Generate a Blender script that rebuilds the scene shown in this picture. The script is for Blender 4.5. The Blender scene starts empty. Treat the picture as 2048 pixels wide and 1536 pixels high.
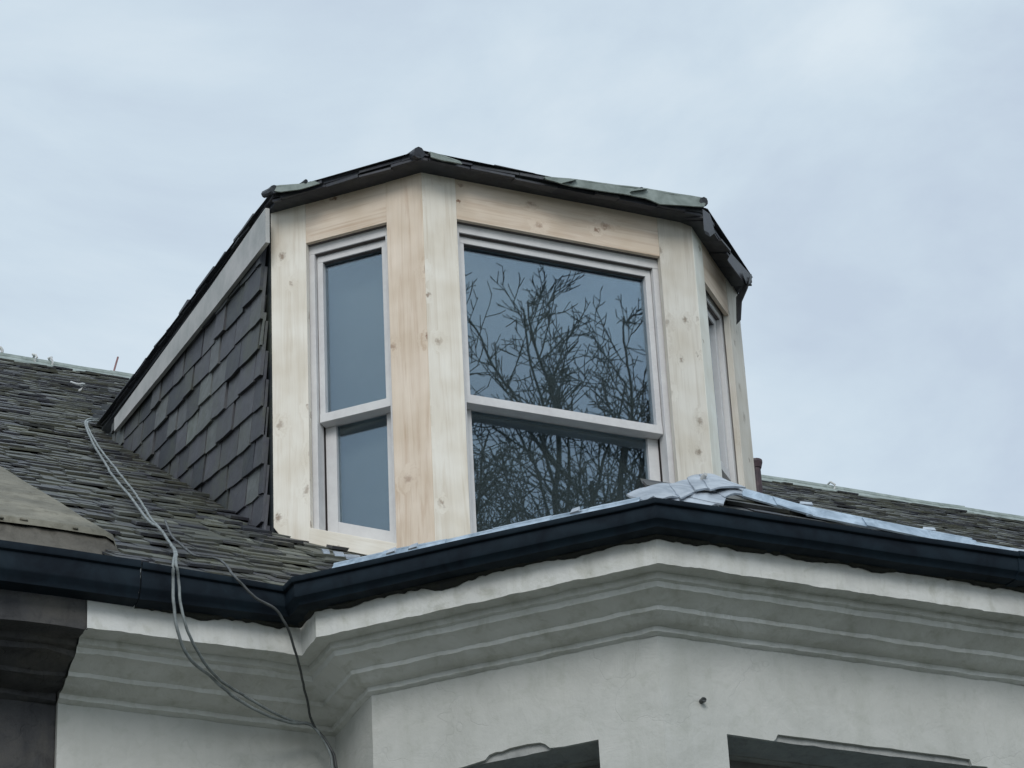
import bpy, math, random
import numpy as np
from mathutils import Vector, noise
random.seed(7)
S2 = math.sqrt(.5)
sc = bpy.context.scene
# ------------------------------------------------------------------ camera
f_px, th, ro, ya = 6244.4, math.radians(29.396), math.radians(-3.031), math.radians(24.211)
CAM = np.array([-4.098, -9.9087, 1.65])
d_ = np.array([math.sin(ya), math.cos(ya), 0]); r0 = np.array([math.cos(ya), -math.sin(ya), 0]); zz = np.array([0, 0, 1.])
FW = d_*math.cos(th)+zz*math.sin(th); u0 = zz*math.cos(th)-d_*math.sin(th)
RT = r0*math.cos(ro)+u0*math.sin(ro); UP = u0*math.cos(ro)-r0*math.sin(ro)
cd = bpy.data.cameras.new('camera'); cam = bpy.data.objects.new('camera', cd); sc.collection.objects.link(cam)
from mathutils import Matrix
cam.matrix_world = Matrix(((RT[0], UP[0], -FW[0], CAM[0]), (RT[1], UP[1], -FW[1], CAM[1]), (RT[2], UP[2], -FW[2], CAM[2]), (0, 0, 0, 1)))
cd.sensor_width = 36; cd.lens = f_px/2048*36; cd.clip_end = 2000; cd.clip_start = .05
sc.camera = cam

def at(x, y, P, n):
    """surveyed point: where the sight line through photo pixel (x, y) meets the plane through P with normal n"""
    v = FW*f_px+RT*(x-1024)-UP*(y-768); P = np.array(P, float); n = np.array(n, float)
    q = CAM+v*((P-CAM)@n)/(v@n)
    return Vector(q)

# ------------------------------------------------------------------ light
w = bpy.data.worlds.new('World'); sc.world = w; w.use_nodes = True
nt = w.node_tree; nt.nodes.clear()
def N(t, typ, **kw):
    n = t.nodes.new(typ)
    for k, v in kw.items():
        if hasattr(n, k): setattr(n, k, v)
        else: n.inputs[k].default_value = v
    return n
SUN_EL, SUN_AZ = math.radians(33), math.radians(206)      # high, in front of the facade
out = N(nt, 'ShaderNodeOutputWorld'); bg = N(nt, 'ShaderNodeBackground')
sky = N(nt, 'ShaderNodeTexSky'); sky.sky_type = 'NISHITA'; sky.sun_disc = False
sky.sun_elevation = SUN_EL; sky.sun_rotation = SUN_AZ; sky.dust_density = 3
sk = N(nt, 'ShaderNodeVectorMath', operation='SCALE'); sk.inputs['Scale'].default_value = .1
nt.links.new(sky.outputs[0], sk.inputs[0])
tc = N(nt, 'ShaderNodeTexCoord')
mp = N(nt, 'ShaderNodeMapping'); mp.inputs['Scale'].default_value = (3.2, 3.2, 6.0); mp.inputs['Location'].default_value = (.35, .2, .1)
nt.links.new(tc.outputs['Generated'], mp.inputs[0])
n1 = N(nt, 'ShaderNodeTexNoise'); n1.inputs['Scale'].default_value = 1.9; n1.inputs['Detail'].default_value = 9; n1.inputs['Roughness'].default_value = .56; n1.inputs['Distortion'].default_value = .35
nt.links.new(mp.outputs[0], n1.inputs['Vector'])
rp = N(nt, 'ShaderNodeValToRGB'); nt.links.new(n1.outputs['Fac'], rp.inputs[0])
rp.color_ramp.elements[0].position = .36; rp.color_ramp.elements[0].color = (.565, .665, .785, 1)
rp.color_ramp.elements[1].position = .66; rp.color_ramp.elements[1].color = (.745, .845, .920, 1)
e = rp.color_ramp.elements.new(.5); e.color = (.640, .755, .855, 1)
# an overcast sky is brighter towards the (hidden) sun and the zenith
sp = N(nt, 'ShaderNodeSeparateXYZ'); nt.links.new(tc.outputs['Generated'], sp.inputs[0])
mr = N(nt, 'ShaderNodeMapRange'); mr.inputs['From Min'].default_value = .0; mr.inputs['From Max'].default_value = -.9
mr.inputs['To Min'].default_value = 1.0; mr.inputs['To Max'].default_value = 1.35; nt.links.new(sp.outputs['Y'], mr.inputs['Value'])
mz = N(nt, 'ShaderNodeMapRange'); mz.inputs['From Min'].default_value = .6; mz.inputs['From Max'].default_value = 1.0
mz.inputs['To Min'].default_value = 1.0; mz.inputs['To Max'].default_value = 1.4; nt.links.new(sp.outputs['Z'], mz.inputs['Value'])
mm = N(nt, 'ShaderNodeMath', operation='MULTIPLY'); nt.links.new(mr.outputs[0], mm.inputs[0]); nt.links.new(mz.outputs[0], mm.inputs[1])
cs = N(nt, 'ShaderNodeVectorMath', operation='SCALE'); nt.links.new(rp.outputs[0], cs.inputs[0]); nt.links.new(mm.outputs[0], cs.inputs['Scale'])
mx = N(nt, 'ShaderNodeMix', data_type='RGBA'); mx.inputs[0].default_value = .93
nt.links.new(sk.outputs[0], mx.inputs[6]); nt.links.new(cs.outputs[0], mx.inputs[7])
nt.links.new(mx.outputs[2], bg.inputs[0]); bg.inputs[1].default_value = 1.0
nt.links.new(bg.outputs[0], out.inputs[0])
sl = bpy.data.lights.new('sun', 'SUN'); sl.energy = 1.4; sl.angle = math.radians(25); sl.color = (1, .97, .93)
so = bpy.data.objects.new('sun', sl); sc.collection.objects.link(so)
sd = Vector((math.sin(SUN_AZ)*math.cos(SUN_EL), math.cos(SUN_AZ)*math.cos(SUN_EL), math.sin(SUN_EL)))
so.rotation_euler = sd.to_track_quat('Z', 'Y').to_euler(); so.location = (0, -20, 30)
sc.view_settings.view_transform = 'Standard'; sc.view_settings.look = 'None'; sc.view_settings.exposure = 0; sc.view_settings.gamma = 1
sc.view_settings.use_curve_mapping = False

# ------------------------------------------------------------------ materials
def mat(name):
    m = bpy.data.materials.new(name); m.use_nodes = True
    return m, m.node_tree, m.node_tree.nodes['Principled BSDF']
def ramp(t, src, stops):
    r = N(t, 'ShaderNodeValToRGB'); t.links.new(src, r.inputs[0]); cr = r.color_ramp
    while len(cr.elements) > 1: cr.elements.remove(cr.elements[-1])
    for i, (p, c) in enumerate(stops):
        el = cr.elements[0] if i == 0 else cr.elements.new(p)
        el.position = p; el.color = (*c, 1) if len(c) == 3 else c
    return r
def noise_n(t, vec, scale, detail=4, rough=.55, dist=0):
    n = N(t, 'ShaderNodeTexNoise'); n.inputs['Scale'].default_value = scale; n.inputs['Detail'].default_value = detail
    n.inputs['Roughness'].default_value = rough; n.inputs['Distortion'].default_value = dist
    if vec: t.links.new(vec, n.inputs['Vector'])
    return n
def mixc(t, fac, a, b, mode='MIX'):
    m = N(t, 'ShaderNodeMix', data_type='RGBA'); m.blend_type = mode
    for s, v in ((0, fac), (6, a), (7, b)):
        if isinstance(v, (int, float)): m.inputs[s].default_value = v
        elif isinstance(v, tuple): m.inputs[s].default_value = (*v, 1)
        else: t.links.new(v, m.inputs[s])
    return m.outputs[2]
def bump(t, b, h, strength, dist):
    n = N(t, 'ShaderNodeBump'); n.inputs['Strength'].default_value = strength; n.inputs['Distance'].default_value = dist
    t.links.new(h, n.inputs['Height']); t.links.new(n.outputs[0], b.inputs['Normal']); return n

def wood(name, base, dark, knotc, seed, knots=.5):
    m, t, b = mat(name)
    uv = N(t, 'ShaderNodeUVMap'); uv.uv_map = 'UVMap'
    # knots: sparse cells of a voronoi in board coordinates
    mk = N(t, 'ShaderNodeMapping'); mk.inputs['Scale'].default_value = (6.4, 9.0, 1); mk.inputs['Location'].default_value = (seed, seed*1.7, seed)
    t.links.new(uv.outputs[0], mk.inputs[0])
    wob = noise_n(t, uv.outputs[0], 60, 3)
    va = N(t, 'ShaderNodeVectorMath', operation='SCALE'); va.inputs['Scale'].default_value = .34; t.links.new(wob.outputs['Color'], va.inputs[0])
    vb = N(t, 'ShaderNodeVectorMath', operation='ADD'); t.links.new(mk.outputs[0], vb.inputs[0]); t.links.new(va.outputs[0], vb.inputs[1])
    vo = N(t, 'ShaderNodeTexVoronoi'); vo.inputs['Scale'].default_value = 1; vo.voronoi_dimensions = '2D'; vo.inputs['Randomness'].default_value = 1; t.links.new(vb.outputs[0], vo.inputs['Vector'])
    sepc = N(t, 'ShaderNodeSeparateColor'); t.links.new(vo.outputs['Color'], sepc.inputs[0])
    gate = N(t, 'ShaderNodeMath', operation='GREATER_THAN'); t.links.new(sepc.outputs[0], gate.inputs[0]); gate.inputs[1].default_value = 1-knots
    size = N(t, 'ShaderNodeMapRange'); t.links.new(sepc.outputs[1], size.inputs[0]); size.inputs['To Min'].default_value = .06; size.inputs['To Max'].default_value = .16
    kd = N(t, 'ShaderNodeMath', operation='DIVIDE'); t.links.new(vo.outputs['Distance'], kd.inputs[0]); t.links.new(size.outputs[0], kd.inputs[1])
    kr = N(t, 'ShaderNodeMapRange'); t.links.new(kd.outputs[0], kr.inputs[0]); kr.inputs['From Min'].default_value = .35; kr.inputs['From Max'].default_value = 1.15
    kr.inputs['To Min'].default_value = 1; kr.inputs['To Max'].default_value = 0
    kv = N(t, 'ShaderNodeMapRange'); t.links.new(sepc.outputs[2], kv.inputs[0]); kv.inputs['To Min'].default_value = .45; kv.inputs['To Max'].default_value = .95
    kg = N(t, 'ShaderNodeMath', operation='MULTIPLY'); t.links.new(kv.outputs[0], kg.inputs[0]); t.links.new(gate.outputs[0], kg.inputs[1])
    kf = N(t, 'ShaderNodeMath', operation='MULTIPLY'); t.links.new(kr.outputs[0], kf.inputs[0]); t.links.new(kg.outputs[0], kf.inputs[1])
    # grain bends round the knots
    mg = N(t, 'ShaderNodeMapping'); mg.inputs['Scale'].default_value = (1.1, 26, 1); mg.inputs['Location'].default_value = (seed*3, seed*5, 0)
    t.links.new(uv.outputs[0], mg.inputs[0])
    kb = N(t, 'ShaderNodeMapRange'); t.links.new(kd.outputs[0], kb.inputs[0]); kb.inputs['From Max'].default_value = 3.2; kb.inputs['To Min'].default_value = 1.2; kb.inputs['To Max'].default_value = 0
    kb2 = N(t, 'ShaderNodeMath', operation='MULTIPLY'); t.links.new(kb.outputs[0], kb2.inputs[0]); t.links.new(gate.outputs[0], kb2.inputs[1])
    vc = N(t, 'ShaderNodeVectorMath', operation='ADD'); t.links.new(mg.outputs[0], vc.inputs[0]); t.links.new(kb2.outputs[0], vc.inputs[1])
    g1 = noise_n(t, vc.outputs[0], 1.3, 7, .68, 1.1)
    mg2 = N(t, 'ShaderNodeMapping'); mg2.inputs['Scale'].default_value = (6, 170, 1); t.links.new(uv.outputs[0], mg2.inputs[0])
    g2 = noise_n(t, mg2.outputs[0], 1.0, 3, .6)
    bl = noise_n(t, uv.outputs[0], 5, 2)
    r1 = ramp(t, g1.outputs['Fac'], [(.33, dark), (.5, base), (.68, tuple(min(1, c*1.05) for c in base))])
    c = mixc(t, .10, r1.outputs[0], g2.outputs['Fac'], 'OVERLAY')
    r3 = ramp(t, bl.outputs['Fac'], [(.35, (.90, .86, .80)), (.65, (1.03, 1.02, 1.0))])
    c = mixc(t, 1.0, c, r3.outputs[0], 'MULTIPLY')
    c = mixc(t, kf.outputs[0], c, knotc)
    t.links.new(c, b.inputs['Base Color']); b.inputs['Roughness'].default_value = .72
    b.inputs['Specular IOR Level'].default_value = .15
    bump(t, b, g2.outputs['Fac'], .25, .002)
    return m
M = {}
M['pine_pale'] = wood('pine_pale', (.745, .715, .655), (.66, .61, .535), (.27, .20, .15), 3.1, .55)
M['pine_warm'] = wood('pine_warm', (.68, .59, .50), (.57, .455, .36), (.22, .12, .08), 8.3, .42)
M['pine_right'] = wood('pine_right', (.62, .60, .555), (.54, .51, .46), (.24, .20, .16), 5.7, .65)
M['pine_bright'] = wood('pine_bright', (.78, .79, .745), (.74, .745, .69), (.3, .25, .18), 1.7, .2)

def painted(name, c, c2, scale=14, bs=.3, bd=.004, rough=.6, streak=False):
    m, t, b = mat(name); g = N(t, 'ShaderNodeTexCoord')
    n = noise_n(t, g.outputs['Object'], scale, 6, .6, .3)
    r = ramp(t, n.outputs['Fac'], [(.32, c2), (.62, c)])
    n2 = noise_n(t, g.outputs['Object'], scale*6, 4, .6)
    cc = mixc(t, .10, r.outputs[0], n2.outputs['Fac'], 'OVERLAY')
    t.links.new(cc, b.inputs['Base Color']); b.inputs['Roughness'].default_value = rough
    bump(t, b, n2.outputs['Fac'], bs, bd)
    return m
M['primer'] = painted('sash_primer', (.61, .605, .60), (.54, .53, .53), 9, .1, .001)
M['white_board'] = painted('aged_white_paint', (.50, .49, .48), (.36, .37, .36), 7, .2, .002)
M['old_frame'] = painted('old_frame', (.15, .14, .135), (.09, .085, .08), 8)
M['interior'] = painted('interior', (.30, .29, .28), (.24, .235, .23), 3)
M['inner_lining'] = painted('inner_lining', (.10, .085, .08), (.07, .06, .06), 6)  # dark lining; also colours strips that stand in for shade under window heads

def render_mat(name, stops, dirt, bs):
    m, t, b = mat(name); g = N(t, 'ShaderNodeTexCoord')
    n = noise_n(t, g.outputs['Object'], 3.2, 6, .62, .5)
    r = ramp(t, n.outputs['Fac'], stops)
    n3 = noise_n(t, g.outputs['Object'], 16, 5, .65, .6)
    r3 = ramp(t, n3.outputs['Fac'], [(.30, dirt), (.48, (1, 1, 1)), (1, (1, 1, 1))])
    c = mixc(t, .65, r.outputs[0], r3.outputs[0], 'MULTIPLY')
    ms = N(t, 'ShaderNodeMapping'); ms.inputs['Scale'].default_value = (9, 9, .9); t.links.new(g.outputs['Object'], ms.inputs[0])
    ns = noise_n(t, ms.outputs[0], 1.6, 5, .65, .3); rs = ramp(t, ns.outputs['Fac'], [(.30, dirt), (.52, (1, 1, 1)), (1, (1, 1, 1))])
    c = mixc(t, .45, c, rs.outputs[0], 'MULTIPLY')
    # hairline cracks in the paint
    vw = noise_n(t, g.outputs['Object'], 5, 3)
    va = N(t, 'ShaderNodeVectorMath', operation='SCALE'); va.inputs['Scale'].default_value = .35; t.links.new(vw.outputs['Color'], va.inputs[0])
    vb = N(t, 'ShaderNodeVectorMath', operation='ADD'); t.links.new(g.outputs['Object'], vb.inputs[0]); t.links.new(va.outputs[0], vb.inputs[1])
    vo = N(t, 'ShaderNodeTexVoronoi'); vo.feature = 'DISTANCE_TO_EDGE'; vo.inputs['Scale'].default_value = 3.1; t.links.new(vb.outputs[0], vo.inputs['Vector'])
    cr = N(t, 'ShaderNodeMapRange'); t.links.new(vo.outputs['Distance'], cr.inputs[0]); cr.inputs['From Max'].default_value = .012; cr.inputs['To Min'].default_value = 1; cr.inputs['To Max'].default_value = 0
    ng = noise_n(t, g.outputs['Object'], 2.3, 2); gg = N(t, 'ShaderNodeMapRange'); t.links.new(ng.outputs['Fac'], gg.inputs[0]); gg.inputs['From Min'].default_value = .52; gg.inputs['From Max'].default_value = .60
    cf = N(t, 'ShaderNodeMath', operation='MULTIPLY'); t.links.new(cr.outputs[0], cf.inputs[0]); t.links.new(gg.outputs[0], cf.inputs[1])
    cf2 = N(t, 'ShaderNodeMath', operation='MULTIPLY'); t.links.new(cf.outputs[0], cf2.inputs[0]); cf2.inputs[1].default_value = .10
    c = mixc(t, cf2.outputs[0], c, tuple(x*.35 for x in stops[0][1]))
    t.links.new(c, b.inputs['Base Color']); b.inputs['Roughness'].default_value = .75; b.inputs['Specular IOR Level'].default_value = .3
    h1 = noise_n(t, g.outputs['Object'], 9, 4, .6, .6); h2 = noise_n(t, g.outputs['Object'], 70, 4, .6)
    a = N(t, 'ShaderNodeMath', operation='MULTIPLY_ADD'); t.links.new(h2.outputs['Fac'], a.inputs[0]); a.inputs[1].default_value = .22; t.links.new(h1.outputs['Fac'], a.inputs[2])
    a2 = N(t, 'ShaderNodeMath', operation='SUBTRACT'); t.links.new(a.outputs[0], a2.inputs[0]); t.links.new(cf2.outputs[0], a2.inputs[1])
    bump(t, b, a2.outputs[0], bs, .012)
    return m
M['render'] = render_mat('white_render', [(.3, (.405, .41, .385)), (.5, (.455, .46, .435)), (.7, (.50, .50, .475))], (.86, .87, .84), .45)
M['cornice'] = render_mat('cornice_paint', [(.3, (.46, .46, .44)), (.5, (.56, .565, .54)), (.7, (.62, .625, .61))], (.72, .72, .66), .5)
M['stone'] = render_mat('sooty_stone', [(.3, (.030, .031, .036)), (.5, (.052, .052, .054)), (.7, (.085, .08, .072))], (.35, .35, .38), .8)
M['cement'] = render_mat('weathered_cement', [(.3, (.11, .105, .083)), (.5, (.16, .15, .118)), (.7, (.22, .205, .16))], (.45, .43, .36), 1.0)
M['old_stone'] = render_mat('old_stone', [(.3, (.060, .055, .047)), (.5, (.10, .092, .078)), (.7, (.14, .13, .11))], (.5, .5, .48), .9)
M['lintel_stone'] = render_mat('bare_lintel', [(.3, (.24, .245, .24)), (.5, (.31, .315, .305)), (.7, (.37, .375, .36))], (.6, .6, .6), .8)

def slate_mat(name, stops, lichen, lf=.55):
    m, t, b = mat(name); g = N(t, 'ShaderNodeTexCoord')
    at_ = N(t, 'ShaderNodeAttribute'); at_.attribute_name = 'rnd'
    r = ramp(t, at_.outputs['Fac'], stops)
    n = noise_n(t, g.outputs['Object'], 22, 5, .65, .4)
    r2 = ramp(t, n.outputs['Fac'], [(.3, (.7, .7, .7)), (.7, (1.25, 1.25, 1.25))])
    c = mixc(t, 1, r.outputs[0], r2.outputs[0], 'MULTIPLY')
    n2 = noise_n(t, g.outputs['Object'], 3.5, 5, .7, .5); n4 = noise_n(t, g.outputs['Object'], 45, 3, .6)
    ad = N(t, 'ShaderNodeMath', operation='MULTIPLY_ADD'); t.links.new(n4.outputs['Fac'], ad.inputs[0]); ad.inputs[1].default_value = .45; t.links.new(n2.outputs['Fac'], ad.inputs[2])
    lm = N(t, 'ShaderNodeMapRange'); t.links.new(ad.outputs[0], lm.inputs[0]); lm.inputs['From Min'].default_value = .66; lm.inputs['From Max'].default_value = .92; lm.inputs['To Max'].default_value = lf
    c = mixc(t, lm.outputs[0], c, lichen)
    t.links.new(c, b.inputs['Base Color']); b.inputs['Roughness'].default_value = .55
    bump(t, b, n.outputs['Fac'], .5, .004)
    return m
M['slate'] = slate_mat('roof_slate', [(0, (.010, .012, .018)), (.3, (.022, .022, .030)), (.55, (.040, .044, .040)), (.8, (.075, .08, .068)), (1, (.18, .19, .165))], (.085, .085, .05), .7)
M['cheek_slate'] = slate_mat('cheek_slate', [(0, (.012, .018, .024)), (.3, (.038, .039, .050)), (.6, (.070, .070, .082)), (1, (.15, .165, .155))], (.07, .078, .05), .6)
M['dark_slate'] = slate_mat('eaves_slate', [(0, (.030, .034, .044)), (.5, (.05, .052, .066)), (1, (.075, .075, .088))], (.13, .14, .11), .25)

def metal(name, c, c2, met, rough, scale=12, bs=.3):
    m, t, b = mat(name); g = N(t, 'ShaderNodeTexCoord')
    n = noise_n(t, g.outputs['Object'], scale, 5, .6, .5)
    r = ramp(t, n.outputs['Fac'], [(.35, c2), (.62, c)]); t.links.new(r.outputs[0], b.inputs['Base Color'])
    b.inputs['Metallic'].default_value = met
    r2 = ramp(t, n.outputs['Fac'], [(.3, (rough+.12,)*3), (.7, (rough-.05,)*3)]); t.links.new(r2.outputs[0], b.inputs['Roughness'])
    n2 = noise_n(t, g.outputs['Object'], 28, 3, .5); bump(t, b, n2.outputs['Fac'], bs, .004)
    return m
M['lead'] = metal('lead_sheet', (.46, .54, .62), (.22, .28, .34), .65, .34)
M['lead_pale'] = metal('lead_patched', (.45, .49, .54), (.25, .285, .33), .45, .40, 9, .5)
M['lead_green'] = metal('lead_weathered', (.27, .31, .29), (.15, .18, .165), .15, .6, 10)
M['gutter'] = metal('gutter_paint', (.004, .012, .020), (.0015, .005, .010), 0, .7, 9, .15); M['gutter'].node_tree.nodes['Principled BSDF'].inputs['Specular IOR Level'].default_value = .2
M['rust'] = metal('dark_iron', (.05, .025, .03), (.025, .015, .02), 0, .6, 20)
M['cable_grey'] = metal('cable_grey', (.22, .245, .245), (.12, .135, .135), 0, .6, 25)
M['cable_dark'] = metal('cable_dark', (.06, .065, .065), (.03, .033, .035), 0, .5, 25)
M['red'] = metal('red_plastic', (.26, .13, .13), (.18, .09, .09), 0, .5, 25)
M['wire'] = metal('pale_wire', (.55, .56, .54), (.4, .4, .4), 0, .5, 25)
M['bark'] = metal('bark', (.055, .048, .042), (.03, .026, .024), 0, .85, 20)

def glass_mat():
    m = bpy.data.materials.new('window_glass'); m.use_nodes = True; t = m.node_tree; t.nodes.clear()
    o = N(t, 'ShaderNodeOutputMaterial'); tr = N(t, 'ShaderNodeBsdfTransparent'); tr.inputs[0].default_value = (.75, .8, .8, 1)
    gl = N(t, 'ShaderNodeBsdfGlossy'); gl.inputs['Color'].default_value = (.70, .83, .97, 1); gl.inputs['Roughness'].default_value = .0
    lw = N(t, 'ShaderNodeFresnel'); lw.inputs['IOR'].default_value = 1.5
    ml = N(t, 'ShaderNodeMath', operation='MULTIPLY_ADD'); t.links.new(lw.outputs[0], ml.inputs[0]); ml.inputs[1].default_value = 1.3; ml.inputs[2].default_value = .07
    ml.use_clamp = True
    mxs = N(t, 'ShaderNodeMixShader'); t.links.new(ml.outputs[0], mxs.inputs[0]); t.links.new(tr.outputs[0], mxs.inputs[1]); t.links.new(gl.outputs[0], mxs.inputs[2])
    t.links.new(mxs.outputs[0], o.inputs[0]); return m
M['glass'] = glass_mat()

# ------------------------------------------------------------------ mesh helpers
class MB:
    def __init__(s): s.v = []; s.f = []; s.uv = []; s.r = []
    def face(s, pts, uvs=None, r=0):
        i = len(s.v); s.v += [tuple(p) for p in pts]; s.f.append(list(range(i, i+len(pts))))
        s.uv.append(uvs or [(0, 0)]*len(pts)); s.r.append(r)
    def hexa(s, a, b, r=0, u=None, seed=0):
        """box from loop a (n pts) to loop b (n pts); u = length axis for board coordinates"""
        n = len(a); a = [Vector(p) for p in a]; b = [Vector(p) for p in b]
        cen = sum(a+b, Vector())/(2*n)
        def uvf(pts):
            if u is None: return None
            ax = Vector(u).normalized(); nn = (pts[1]-pts[0]).cross(pts[2]-pts[1])
            if nn.length < 1e-12: nn = Vector((0, 0, 1))
            nn.normalize(); o = ax.cross(nn)
            if o.length < .3: o = Vector((.7, .7, 0))
            o.normalize()
            return [(p.dot(ax)+seed*3.37, p.dot(o)+seed*.731) for p in pts]
        def put(pts):
            nn = (pts[1]-pts[0]).cross(pts[2]-pts[0]); c = sum(pts, Vector())/len(pts)
            if len(pts) == 4 and nn.dot(c-cen) < 0: pts = pts[::-1]
            s.face(pts, uvf(pts), r)
        def cap(pts):
            nn = Vector()
            for k in range(n): nn += (pts[k]-cen).cross(pts[(k+1) % n]-cen)
            c = sum(pts, Vector())/n
            if nn.dot(c-cen) < 0: pts = pts[::-1]
            s.face(pts, uvf(pts), r)
        cap(a); cap(b)
        for k in range(n): put([a[k], a[(k+1) % n], b[(k+1) % n], b[k]])
    def build(s, name, m, parent=None, bevel=0, smooth=False, rnd=False, weld=False):
        me = bpy.data.meshes.new(name); me.from_pydata(s.v, [], s.f); me.update()
        ul = me.uv_layers.new(name='UVMap'); k = 0
        flat = [c for fu in s.uv for p in fu for c in p]; ul.data.foreach_set('uv', flat)
        if rnd:
            a = me.attributes.new('rnd', 'FLOAT', 'FACE'); a.data.foreach_set('value', s.r)
        if weld:
            import bmesh
            bm = bmesh.new(); bm.from_mesh(me); bmesh.ops.remove_doubles(bm, verts=bm.verts, dist=1e-5)
            bmesh.ops.recalc_face_normals(bm, faces=bm.faces); bm.to_mesh(me); bm.free()
        if smooth:
            for p in me.polygons: p.use_smooth = True
        me.materials.append(m)
        o = bpy.data.objects.new(name, me); sc.collection.objects.link(o)
        if parent: o.parent = parent
        if bevel:
            if not weld:
                import bmesh
                bm = bmesh.new(); bm.from_mesh(me); bmesh.ops.remove_doubles(bm, verts=bm.verts, dist=1e-5); bm.to_mesh(me); bm.free()
            bv = o.modifiers.new('bevel', 'BEVEL'); bv.width = bevel; bv.segments = 2; bv.limit_method = 'ANGLE'
        return o
def tag(o, label=None, cat=None, group=None, kind=None):
    if label: o['label'] = label
    if cat: o['category'] = cat
    if group: o['group'] = group
    if kind: o['kind'] = kind
    return o
def empty(name, loc=(0, 0, 0)):
    o = bpy.data.objects.new(name, None); sc.collection.objects.link(o); o.location = loc; o.empty_display_size = .3; return o
def tube(mb, pts, r, n=8, r1=None, r_attr=0):
    pts = [Vector(p) for p in pts]; L = len(pts); rings = []
    ref = Vector((.3, .2, 1)).normalized()
    for i, p in enumerate(pts):
        tg = (pts[min(i+1, L-1)]-pts[max(i-1, 0)]).normalized()
        a = tg.cross(ref)
        if a.length < .05: a = tg.cross(Vector((1, 0, 0)))
        a.normalize(); b = tg.cross(a)
        rr = r if r1 is None else r+(r1-r)*i/(L-1)
        base = len(mb.v)
        for k in range(n):
            an = 2*math.pi*k/n; mb.v.append(tuple(p+a*math.cos(an)*rr+b*math.sin(an)*rr))
        rings.append(base)
    for i in range(L-1):
        for k in range(n):
            mb.f.append([rings[i]+k, rings[i]+(k+1) % n, rings[i+1]+(k+1) % n, rings[i+1]+k]); mb.uv.append([(0, 0)]*4); mb.r.append(r_attr)
    for base in (rings[0], rings[-1]):
        mb.f.append([base+k for k in range(n)]); mb.uv.append([(0, 0)]*n); mb.r.append(r_attr)
def smooth_path(pts, sub=6):
    pts = [Vector(p) for p in pts]; out = []
    P = [pts[0]*2-pts[1]]+pts+[pts[-1]*2-pts[-2]]
    for i in range(1, len(P)-2):
        for k in range(sub):
            t = k/sub; a, b, c, d = P[i-1:i+3]
            out.append(.5*((2*b)+(c-a)*t+(2*a-5*b+4*c-d)*t*t+(3*b-a-3*c+d)*t**3))
    out.append(pts[-1]); return out
def wob(p, s, a):
    return Vector(noise.noise_vector(Vector(p)*s))*a

# ------------------------------------------------------------------ setting
mb = MB(); mb.face([(-60, -1e3, 0), (1e3, -1e3, 0), (1e3, 1e3, 0), (-60, 1e3, 0)]); mb.face([(-1e3, -1e3, 0), (-60, -1e3, 0), (-60, 1e3, 0), (-1e3, 1e3, 0)])
M['grass_g'] = painted('ground', (.07, .08, .05), (.04, .05, .03), .4)
tag(mb.build('ground', M['grass_g'], weld=True), kind='structure')
M['asphalt'] = painted('asphalt', (.06, .06, .06), (.045, .045, .045), 3)
M['paving'] = painted('paving', (.16, .16, .15), (.11, .11, .105), 2)
mb = MB(); mb.face([(-80, -14, .004), (80, -14, .004), (80, -8.6, .004), (-80, -8.6, .004)]); tag(mb.build('road', M['asphalt']), kind='structure')
mb = MB(); mb.hexa([(-80, -8.6, -.1), (80, -8.6, -.1), (80, -6.9, -.1), (-80, -6.9, -.1)], [(-80, -8.6, .12), (80, -8.6, .12), (80, -6.9, .12), (-80, -6.9, .12)])
tag(mb.build('pavement', M['paving']), kind='structure')

# ------------------------------------------------------------------ the house
house = tag(empty('terraced_house'), 'white rendered house with canted bay, slate roof and new pine dormer', 'house')
neigh = tag(empty('stone_house'), 'dark sooty stone house adjoining the white house on its left', 'house')

FP = [(-1.61, -.88), (-.865, -.88), (-.865, -1.025), (-.01, -1.88), (1.62, -1.88), (2.475, -1.025), (2.475, -.88), (9.0, -.88)]
WP = [(-1.61, -.55), (-.628, -.55), (-.628, -.908), (.094, -1.63), (1.516, -1.63), (2.238, -.908), (2.238, -.55), (9.0, -.55)]
PROF = [(.98, 6.20), (.35, 6.215), (.0, 6.20), (0, 6.15), (0, 6.09), (0, 6.036), (.05, 6.040), (.25, 6.038), (.265, 6.018), (.32, 6.014), (.34, 5.996), (.40, 5.992), (.50, 5.980), (.62, 5.966), (.635, 5.953),
        (.70, 5.948), (.76, 5.936), (.84, 5.932), (.92, 5.929), (.93, 5.913), (.96, 5.909), (1.0, 5.905)]
def sweep_cornice(fp, wp, name, m, parent, amp, step=.015):
    mb = MB(); cols = []
    for i in range(len(fp)-1):
        L = math.dist(fp[i], fp[i+1]); n = max(2, int(L/step)) if L < 5 else int(L/.1)
        for k in range(n+(1 if i == len(fp)-2 else 0)):
            t = k/n; cols.append(([fp[i][j]*(1-t)+fp[i+1][j]*t for j in (0, 1)], [wp[i][j]*(1-t)+wp[i+1][j]*t for j in (0, 1)]))
    np_ = len(PROF)
    for F, W in cols:
        for (t, z) in PROF:
            p = Vector((F[0]*(1-t)+W[0]*t, F[1]*(1-t)+W[1]*t, z))
            o = wob(p, 9, amp)+wob(p+Vector((5, 5, 5)), 30, amp*.7)+wob(p+Vector((2, 9, 5)), 85, amp*.45)
            mb.v.append(tuple(p+o))
    for i in range(len(cols)-1):
        for k in range(np_-1):
            a = i*np_+k; mb.f.append([a, a+1, a+np_+1, a+np_]); mb.uv.append([(0, 0)]*4); mb.r.append(0)
    o = mb.build(name, m, parent)
    for p in o.data.polygons: p.use_smooth = True
    try:
        o.data.set_sharp_from_angle(angle=math.radians(36))
    except Exception: pass
    return o
cor = sweep_cornice(FP, WP, 'cornice', M['cornice'], house, .0035)
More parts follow.
